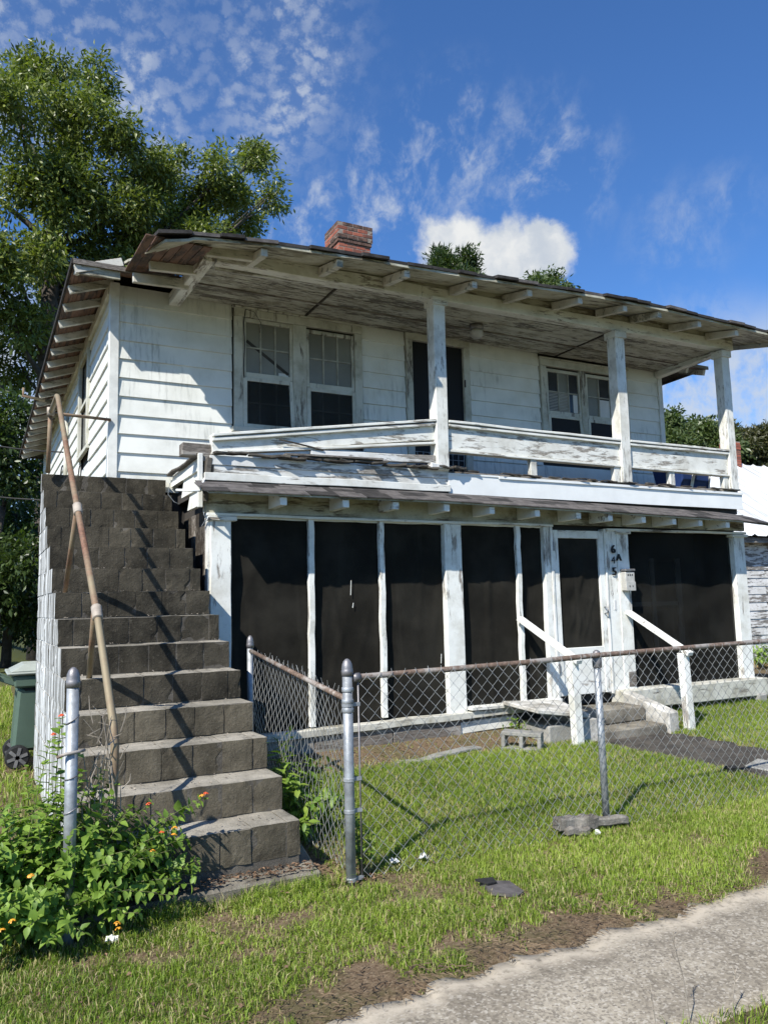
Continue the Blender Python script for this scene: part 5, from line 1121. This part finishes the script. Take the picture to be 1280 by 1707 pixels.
RT = [('leafy green tree beside the upper wall at the far right', (46.5, 34, -.5), [[46.13, 33.84, 14.3, 1.0], [45.56, 33.38, 12.72, 1.57], [47.83, 33.36, 12.95, 1.28], [45.8, 34.22, 11.4, 1.36], [48.14, 32.94, 11.67, 1.36], [46, 33.5, 9.8, 1.8]], M['far_leaf']), ('drooping green tree between the last two porch posts', (49.6, 33.5, -.5), [[49.09, 35.23, 14.0, 1.2], [49.01, 32.89, 13.8, 1.1], [49.14, 32.56, 12.8, 1.3], [50.2, 33.2, 11.2, 1.5], [49.3, 33, 9.8, 1.7]], M['far_leaf']), ('olive green tree behind the red chimney of the neighbouring house', (53.2, 34, -.5), [[53.42, 34.54, 14.0, 1.3], [52.93, 33.13, 13.0, 1.4], [53.56, 34.27, 12.0, 1.2], [52.4, 34, 11, 1.5], [53.6, 33.6, 10.2, 1.6]], M['far_leaf2']), ('brownish tree at the right edge above the white metal roof', (56, 33.5, -.5), [[55.4, 33.3, 13.9, 1.2], [55.74, 33.97, 12.58, 1.46], [56.23, 32.66, 13.11, 1.44], [56.2, 33.4, 11.2, 1.6], [58, 33, 12.6, 1.8]], M['far_leaf2'])]
for k, (lab, rt, lb, m_) in enumerate(RT): ftree(lab, rt, lb, m_, 51+k, 750, 0.42, 0.16, grp='trees behind the neighbouring house', fork=8.0, spray=7, cluster=.24, sub=5, subr=.75)

# ---- lantana: stems with paired leaves, flower heads
def leaf_mesh(name, L, Wd, mat, curl=0.25, fold=0.25):
    prof = [(0.0, 0.06), (0.18, 0.72), (0.38, 1.0), (0.62, 0.74), (0.84, 0.34), (1.0, 0.0)]; vs = []; fs = []
    for (t_, w) in prof:
        zc_ = -curl*L*t_*t_; vs += [(-w*Wd/2, t_*L, zc_+fold*w*Wd/2), (0, t_*L, zc_), (w*Wd/2, t_*L, zc_+fold*w*Wd/2)]
    for i in range(5): a = i*3; fs += [(a, a+1, a+4, a+3), (a+1, a+2, a+5, a+4)]
    me = bpy.data.meshes.new(name); me.from_pydata(vs, [], fs); me.materials.append(mat); me.polygons.foreach_set('use_smooth', [True]*len(fs)); return me
CAMP = np.array([-0.22, -7.30, 1.6])
def shrub(name, label, base, tips, leafL, leafW, mat, seed, gap=0.035, maxpart=290, cat='shrub', side=0.05, start=0.25, stemr=0.004):
    """stems arch from the base to each tip; leaves sit along them in crossed pairs"""
    rs = random.Random(seed); root = thing(name, label, cat, base); stems = MB(); L_ = []
    for tip in tips:
        b0 = Vector(base)+Vector((rs.uniform(-side, side), rs.uniform(-side, side), 0)); tp = Vector(tip); md = b0.lerp(tp, .5)+Vector((0, 0, (tp-b0).length*0.16)); b0.z = GZ(b0.x, b0.y)-.02
        P = []
        for i in range(9):
            t_ = i/8; P.append(b0*(1-t_)**2+md*2*t_*(1-t_)+tp*t_*t_)
        stems.tube(P, [stemr*(1-.6*i/8) for i in range(9)], 5)
        ln = sum((P[i+1]-P[i]).length for i in range(8)); n = max(3, int(ln*(1-start)/gap)); ph = rs.uniform(0, 6.28)
        for i in range(n):
            t_ = start+(1-start)*(i+1)/n; k = min(int(t_*8), 7); p_ = P[k].lerp(P[k+1], t_*8-k); d = (P[k+1]-P[k]).normalized()
            o1 = d.orthogonal().normalized(); o2 = d.cross(o1)
            for s in (0, math.pi):
                if rs.random() < 0.08: continue
                a = ph+s+(i % 2)*math.pi/2+rs.uniform(-.5, .5); out = (o1*math.cos(a)+o2*math.sin(a))*1.0+d*0.45+Vector((rs.uniform(-.25, .25), rs.uniform(-.25, .25), rs.uniform(-.25, .15)))
                out.normalize(); nz = (Vector((0, 0, 1))+d*.3+Vector((rs.uniform(-.35, .35), rs.uniform(-.35, .35), 0))); x_ = out.cross(nz)
                if x_.length < 1e-3: continue
                x_.normalize(); z_ = x_.cross(out); sc_ = rs.uniform(.6, 1.15)*(1 if t_ < .9 else .7)
                L_.append((p_, Matrix((x_, out, z_)).transposed(), sc_))
    stems.build('stem', M['stem'], root, smooth=True)
    me = leaf_mesh('leaf', leafL, leafW, mat)
    L_.sort(key=lambda q_: (np.array(q_[0])-CAMP)@(np.array(q_[0])-CAMP))
    for p_, m3, s in L_[:maxpart]:
        o = shared('leaf', me, p_, root); o.matrix_local = Matrix.Translation(Vector(p_)-WLOC[root]) @ m3.to_4x4() @ Matrix.Scale(s, 4)
    rest = L_[maxpart:]
    if rest:
        lv = np.empty(len(me.vertices)*3, np.float32); me.vertices.foreach_get('co', lv); lv = lv.reshape(-1, 3)
        fl = np.array([list(p.vertices) for p in me.polygons]); Vs = []; Fs = []; ti = []
        for i, (p_, m3, s) in enumerate(rest):
            Vs.append(lv@(np.array(m3).T*s)+np.array(p_)); Fs.append(fl.ravel()+i*len(lv)); ti += [rs.random()]*len(fl)
        o = npmesh('leaf_mass', np.concatenate(Vs), np.concatenate(Fs), [4]*(len(fl)*len(rest)), mat, root, ti, smooth=True); o['kind'] = 'stuff'
    return root
rs = random.Random(5); tips = []
for k in range(300):
    a = rs.uniform(0, 6.28); q_ = math.sqrt(rs.random()); ex, ey = 0.80*q_*math.cos(a), 0.56*q_*math.sin(a)
    zt = (0.76-0.50*q_**2)*rs.uniform(.40, 1.05); tips.append((0.13+ex, -2.80+ey, max(.07, zt)+GZ(0.13, -2.8)))
tips += [(0.20, -2.85, 1.05), (0.16, -2.80, .95), (0.95, -2.86, .56), (0.92, -2.82, .50), (0.80, -2.9, .44), (0.66, -2.85, .57), (0.70, -2.8, .5), (0.05, -2.7, .8), (0.30, -2.75, .84), (0.42, -2.75, .75), (0.5, -2.7, .68), (-.2, -2.6, .75), (0.3, -2.9, .78)]
lt_ = shrub('lantana_bush', 'leafy green lantana bush with small orange and red flowers at the foot of the stairs', (0.13, -2.78, 0.0), tips, 0.066, 0.042, M['lant'], 9, 0.036, 290, side=0.18)
def flower(p, m_, r=0.0155):
    mb_ = MB(); rs_ = random.Random(str(p))
    for k in range(22):
        a = rs_.uniform(0, 6.28); q_ = math.sqrt(rs_.random()); x, y = p[0]+r*q_*math.cos(a), p[1]+r*q_*math.sin(a); z = p[2]+r*.6*(1-q_*q_); s = r*.30
        d = (Vector((x, y, z))-Vector(p)+Vector((0, -.006, .01))).normalized(); o1 = d.orthogonal().normalized()*s; o2 = d.cross(o1)
        c_ = Vector((x, y, z)); mb_.add([c_+o1, c_+o2, c_-o1, c_-o2, c_-d*s*1.5], [(0, 1, 2, 3), (0, 4, 1), (1, 4, 2), (2, 4, 3), (3, 4, 0)])
    return mb_.build('flower', m_, lt_)
for p in ((0.05, -3.28, .42), (0.43, -3.25, .13), (0.44, -3.24, .10), (0.77, -2.93, .44), (0.765, -2.93, .405), (-.02, -3.28, .24), (-.06, -3.25, .2), (.93, -2.88, .575), (.64, -3.0, .36)): flower(p, M['orange'])
for p in ((0.20, -2.88, 1.07), (0.70, -2.94, .43), (0.95, -2.88, .585), (0.64, -2.9, .575), (0.17, -2.82, .97)): flower(p, M['red'], 0.014)
tw = MB()
for k in range(46):
    x, y, z = rs.uniform(.34, .52), rs.uniform(-2.9, -2.5), rs.uniform(.35, 1.05); a = Vector((x, y, z)); b_ = a+Vector((rs.uniform(-.09, .09), rs.uniform(-.06, .06), rs.uniform(.02, .16))); tw.tube([a, a.lerp(b_, .5)+Vector((rs.uniform(-.02, .02), 0, 0)), b_], [.0035, .003, .0015], 4)
for k in range(9): x = rs.uniform(.36, .5); tw.tube([(x, -2.72, .1), (x+rs.uniform(-.05, .05), -2.75, .6), (x+rs.uniform(-.06, .06), -2.72, rs.uniform(.8, 1.08))], [.005, .004, .002], 5)
tag(tw.build('dry_vine', M['twig']), 'dry grey tangle of dead vine twigs behind the gate post', 'vine', kind=None)
tips = [(1.55+rs.uniform(-.02, .6)*1.0, -2.2+rs.uniform(-.3, .6), rs.uniform(.25, .72)) for _ in range(34)]+[(1.62, -1.85, .84), (1.68, -2.0, .78), (1.95, -1.55, .88), (1.80, -1.7, .82), (1.66, -2.2, .70)]
tips = [(max(1.60, a), b_, c*.74) for a, b_, c in tips]
shrub('sapling_shrub', 'bright green leafy sapling growing between the staircase and the side fence', (1.72, -2.05, .03), tips, 0.105, 0.044, M['sap'], 12, 0.055, 290, side=.10)
tips = [(1.86+rs.uniform(-.06, .16), -2.93+rs.uniform(-.06, .06), rs.uniform(.08, .36)) for _ in range(12)]
shrub('weed', 'small leafy weed climbing the fence beside the corner post', (1.88, -2.93, .0), tips, 0.055, 0.034, M['lant'], 13, 0.04, 120, 'weed', .03)
tips = [(4.98+rs.uniform(-.2, .2), -.35+rs.uniform(-.1, .1), rs.uniform(.2, .45)) for _ in range(10)]
shrub('weed', 'small weed growing through the gap left of the tilted step slab', (4.98, -.3, .15), tips, 0.06, 0.032, M['sap'], 14, 0.05, 90, 'weed', .05)
tips = [(-.75+rs.uniform(-.6, .5), 3.3+rs.uniform(-.5, .5), rs.uniform(.4, 1.15)) for _ in range(60)]
shrub('side_shrub', 'green shrub at the left edge behind the trash cart', (-.6, 3.3, .1), tips, 0.09, 0.05, M['lant'], 15, 0.06, 150, side=.25)
tips = [(15.9+rs.uniform(-.9, 1.2), 4.5+rs.uniform(-.3, .3), rs.uniform(.1, .5)) for _ in range(40)]
shrub('wall_weed', 'low weeds along the foot of the neighbouring house wall', (16.0, 4.6, 0), tips, 0.12, 0.065, M['lant'], 16, 0.06, 80, 'weed', .3)
for k, (x, y, h, ln) in enumerate(((2.22, -5.03, .34, -.07), (1.98, -5.10, .20, -.02), (2.42, -5.06, .15, .03), (2.78, -5.02, .27, .02))):
    t_ = thing('grass_stalk', ['tall thin seeding grass stalk leaning over the near pavement edge', 'thin grass stalk left of the tallest stalk at the bottom edge', 'shortest grass stalk in the tuft at the bottom right', 'thin grass stalk at the right edge over the pavement'][k], 'weed', (x, y, .0), 'seed stalks by the pavement')
    mb_ = MB().tube([(x, y, 0), (x+ln*.3, y, h*.5), (x+ln, y, h)], [.0024, .002, .0012], 4)
    for j in range(10):
        z = h*(.72+.03*j); mb_.tube([(x+ln*.8, y, z), (x+ln*.8+random.uniform(-.02, .02), y+random.uniform(-.01, .01), z+.02)], [.002, .0008], 3)
    mb_.build('stem', M['twig'], t_)

# ---- power cables at the far left
for k, (a, b_, c, lab) in enumerate((((1.0, 6.0, 4.15), (-3.2, 6.8, 5.3), .28, 'thin black service cable dropping from the left edge to the side wall, upper one'), ((1.0, 7.0, 3.5), (-3.0, 8.0, 4.4), .22, 'thin black service cable at the left edge, lower one'))):
    a = Vector(a); b_ = Vector(b_); P = [a.lerp(b_, i/12)-Vector((0, 0, c*4*(i/12)*(1-i/12))) for i in range(13)]
    tag(MB().tube(P, 0.012, 5).build('service_cable', M['cable'], smooth=True), lab, 'cable', 'service cables at the left')

# ---- grass
def grass(name, x0, x1, y0, y1, dens, hmin, hmax, mask, label_seed, wid=0.0042):
    rs_ = np.random.RandomState(label_seed); n = int((x1-x0)*(y1-y0)*dens); x = rs_.uniform(x0, x1, n); y = rs_.uniform(y0, y1, n); m_ = mask(x, y); keep = rs_.rand(n) < m_
    x, y, m_ = x[keep], y[keep], m_[keep]; n = len(x); z = gz(x, y)-0.004
    tall = fbm(x, y, 3.1); h = (hmin+(hmax-hmin)*rs_.rand(n)**1.6)*(0.55+0.9*tall)*(0.5+0.5*m_)
    a = rs_.uniform(0, 6.283, n); w = wid*rs_.uniform(.6, 1.3, n); bend = h*rs_.uniform(.15, 1.0, n); b_ = rs_.uniform(0, 6.283, n)
    sx_, sy_ = np.cos(a)*w/2, np.sin(a)*w/2; bx, by = np.cos(b_)*bend, np.sin(b_)*bend
    V = np.stack([np.stack([x-sx_, y-sy_, z], -1), np.stack([x+sx_, y+sy_, z], -1), np.stack([x+sx_*.8+bx*.3, y+sy_*.8+by*.3, z+h*.6], -1), np.stack([x-sx_*.8+bx*.3, y-sy_*.8+by*.3, z+h*.6], -1), np.stack([x+bx, y+by, z+h*np.maximum(.55, 1-.4*bend/h)], -1)], 1).reshape(-1, 3)
    i = np.arange(n)*5; q_ = np.stack([i, i+1, i+2, i+3, i+3, i+2, i+4], 1).ravel()
    ti = np.clip(rs_.normal(.42, .22, n)+(fbm(x, y, .9)-.5)*1.0, 0, .86); dry = rs_.rand(n) < (0.13+0.45*np.clip(.85-m_, 0, 1)+.5*np.clip(fbm(x+4, y, 1.3)-.52, 0, 1)); ti[dry] = rs_.uniform(.9, 1, dry.sum())
    o = npmesh(name, V, q_, np.tile([4, 3], n), M['grass'], None, np.repeat(ti, 2)); tag(o, None, None, None, 'stuff'); return o
def m_verge(x, y):
    e = edge_y(x); n1 = fbm(x, y, 2.4); n2 = fbm(x+9, y, 5.5)
    m_ = sst(y-e+0.9*(n1-.5)+.5*(n2-.5), 0.10, 0.34); m_ = m_*np.clip(.45+1.6*n1, 0, 1)
    bare = sst(n1*.6+n2*.4, .30, .47); m_ = m_*(0.25+.75*bare)
    m_ = np.where((x > SL-.1) & (x < 1.66) & (y > -2.915), 0, m_); m_ = m_*np.where((x > 1.60) & (x < 2.05) & (y > -3.1), .25, 1)
    m_ = m_*np.where((np.abs(x-2.43) < .10) & (np.abs(y+3.57) < .13), .05, 1)
    return m_
def m_yard(x, y):
    n1 = fbm(x, y, 2.2); m_ = np.clip(.45+1.2*n1, 0, 1)*(1-sst(y, -.95+.25*(fbm(x, y, 1.9)-.5)*2, -.45)*(x < 6.9)*.93)
    px_ = np.interp(-y, [.9, 1.3, 1.8, 2.4, 3.0], [6.1, 6.15, 6.25, 6.4, 6.55]); m_ = m_*sst(np.abs(x-px_), .42, .66)
    m_ = np.where((x < 2.0), m_*.45, m_); m_ = m_*np.where((x > 1.8) & (y < -2.8), .75, 1)
    return m_
def m_left(x, y): return np.where((x > SL-.03) & (y < 1.2), 0, np.clip(.3+1.3*fbm(x, y, 1.7), 0, 1))*np.where((np.abs(x-.4) < .3) & (np.abs(y-1.65) < .35), .1, 1)
g1 = grass('verge_grass', -0.5, 6.2, -4.35, -2.85, 17000, .018, .072, m_verge, 1); tag(g1, 'mown green and straw grass verge between fence and pavement')
g2 = grass('yard_grass', 1.75, 10.4, -2.98, .0, 10500, .028, .085, m_yard, 2, .0055); tag(g2, 'bright green lawn inside the chain link fence')
g5 = grass('clover_patch', -0.4, 6.0, -4.3, -2.9, 1500, .012, .04, lambda x, y: m_verge(x, y)*sst(fbm(x+3, y+7, 1.8), .45, .6), 9, .014); tag(g5, 'low broad leaved weeds mixed into the verge grass')
g6 = grass('yard_clover', 1.9, 8.0, -2.9, -.7, 1200, .015, .045, lambda x, y: m_yard(x, y)*sst(fbm(x+13, y+7, 1.6), .45, .6), 10, .015); tag(g6, 'low broad leaved weeds mixed into the fenced lawn')
g7 = grass('slab_edge_grass', .3, 1.75, -3.03, -2.905, 16000, .04, .13, lambda x, y: np.clip(.2+1.2*fbm(x, y, 4), 0, 1), 12); tag(g7, 'taller grass growing up against the slab at the stair foot')
g3 = grass('side_grass', -2.5, .42, -3.0, 9.0, 1500, .05, .17, m_left, 3, .008); tag(g3, 'longer green grass along the left side of the staircase')
def m_far(x, y): return np.where((y > -5.09), 0, np.clip(.1+1.3*fbm(x, y, 2), 0, 1))
g4 = grass('kerb_grass', 1.2, 4.2, -5.6, -5.02, 5000, .04, .12, lambda x, y: np.clip(.2+1.2*fbm(x, y, 2), 0, 1)*sst(-y, 5.0, 5.12), 4); tag(g4, 'rough grass tuft beyond the pavement at the bottom right')
# ---- dead leaves and straw
def litter(name, label, spots, mat, seed, L=.05, Wd=.028):
    rs_ = random.Random(seed); mb_ = MB()
    for (x, y, z) in spots:
        a = rs_.uniform(0, 6.28); l = L*rs_.uniform(.5, 1.2); w = Wd*rs_.uniform(.5, 1.2); d = Vector((math.cos(a), math.sin(a), rs_.uniform(-.2, .3))); s = Vector((-math.sin(a), math.cos(a), rs_.uniform(-.4, .4))); c_ = Vector((x, y, z+rs_.uniform(.002, .012)))
        mb_.add([c_-d*l/2, c_+s*w/2+Vector((0, 0, .006)), c_+d*l/2, c_-s*w/2+Vector((0, 0, .005))], [(0, 1, 2), (0, 2, 3)])
    o = mb_.build(name, mat); tag(o, label, None, None, 'stuff'); return o
rs = random.Random(77)
litter('dead_leaves', 'brown dead leaves on the slab at the foot of the stairs', [(rs.uniform(.35, 1.62), rs.uniform(-2.89, -2.755), .085) for _ in range(330)]+[(rs.uniform(1.55, 1.95), rs.uniform(-3.05, -2.5), GZ(1.7, -2.8)+.01) for _ in range(110)], M['deadleaf'], 1, .034, .018)
litter('straw_litter', 'dry brown straw between the grass and the pavement', [(x, float(edge_y(np.array([x]))[0])+abs(rs.gauss(0, .17))-.05, .016) for x in [rs.uniform(.3, 6) for _ in range(2300)]], M['straw'], 2, .05, .0028)
litter('leaf_litter', 'scattered brown leaves in the verge grass', [(rs.uniform(0, 5.5), rs.uniform(-4.2, -3.0), .03) for _ in range(150)]+[(rs.uniform(2, 5), rs.uniform(-.6, -.1), .17) for _ in range(120)], M['deadleaf'], 3, .035, .018)
litter('stair_grit', 'pale grit and leaf bits lying on the block treads', [(rs.uniform(SL+.05, SR-.03), SY+TR*i+rs.uniform(.04, .27), H0+RS*(i+1)) for i in range(9) for _ in range(26)], M['twig'], 4, .022, .012)
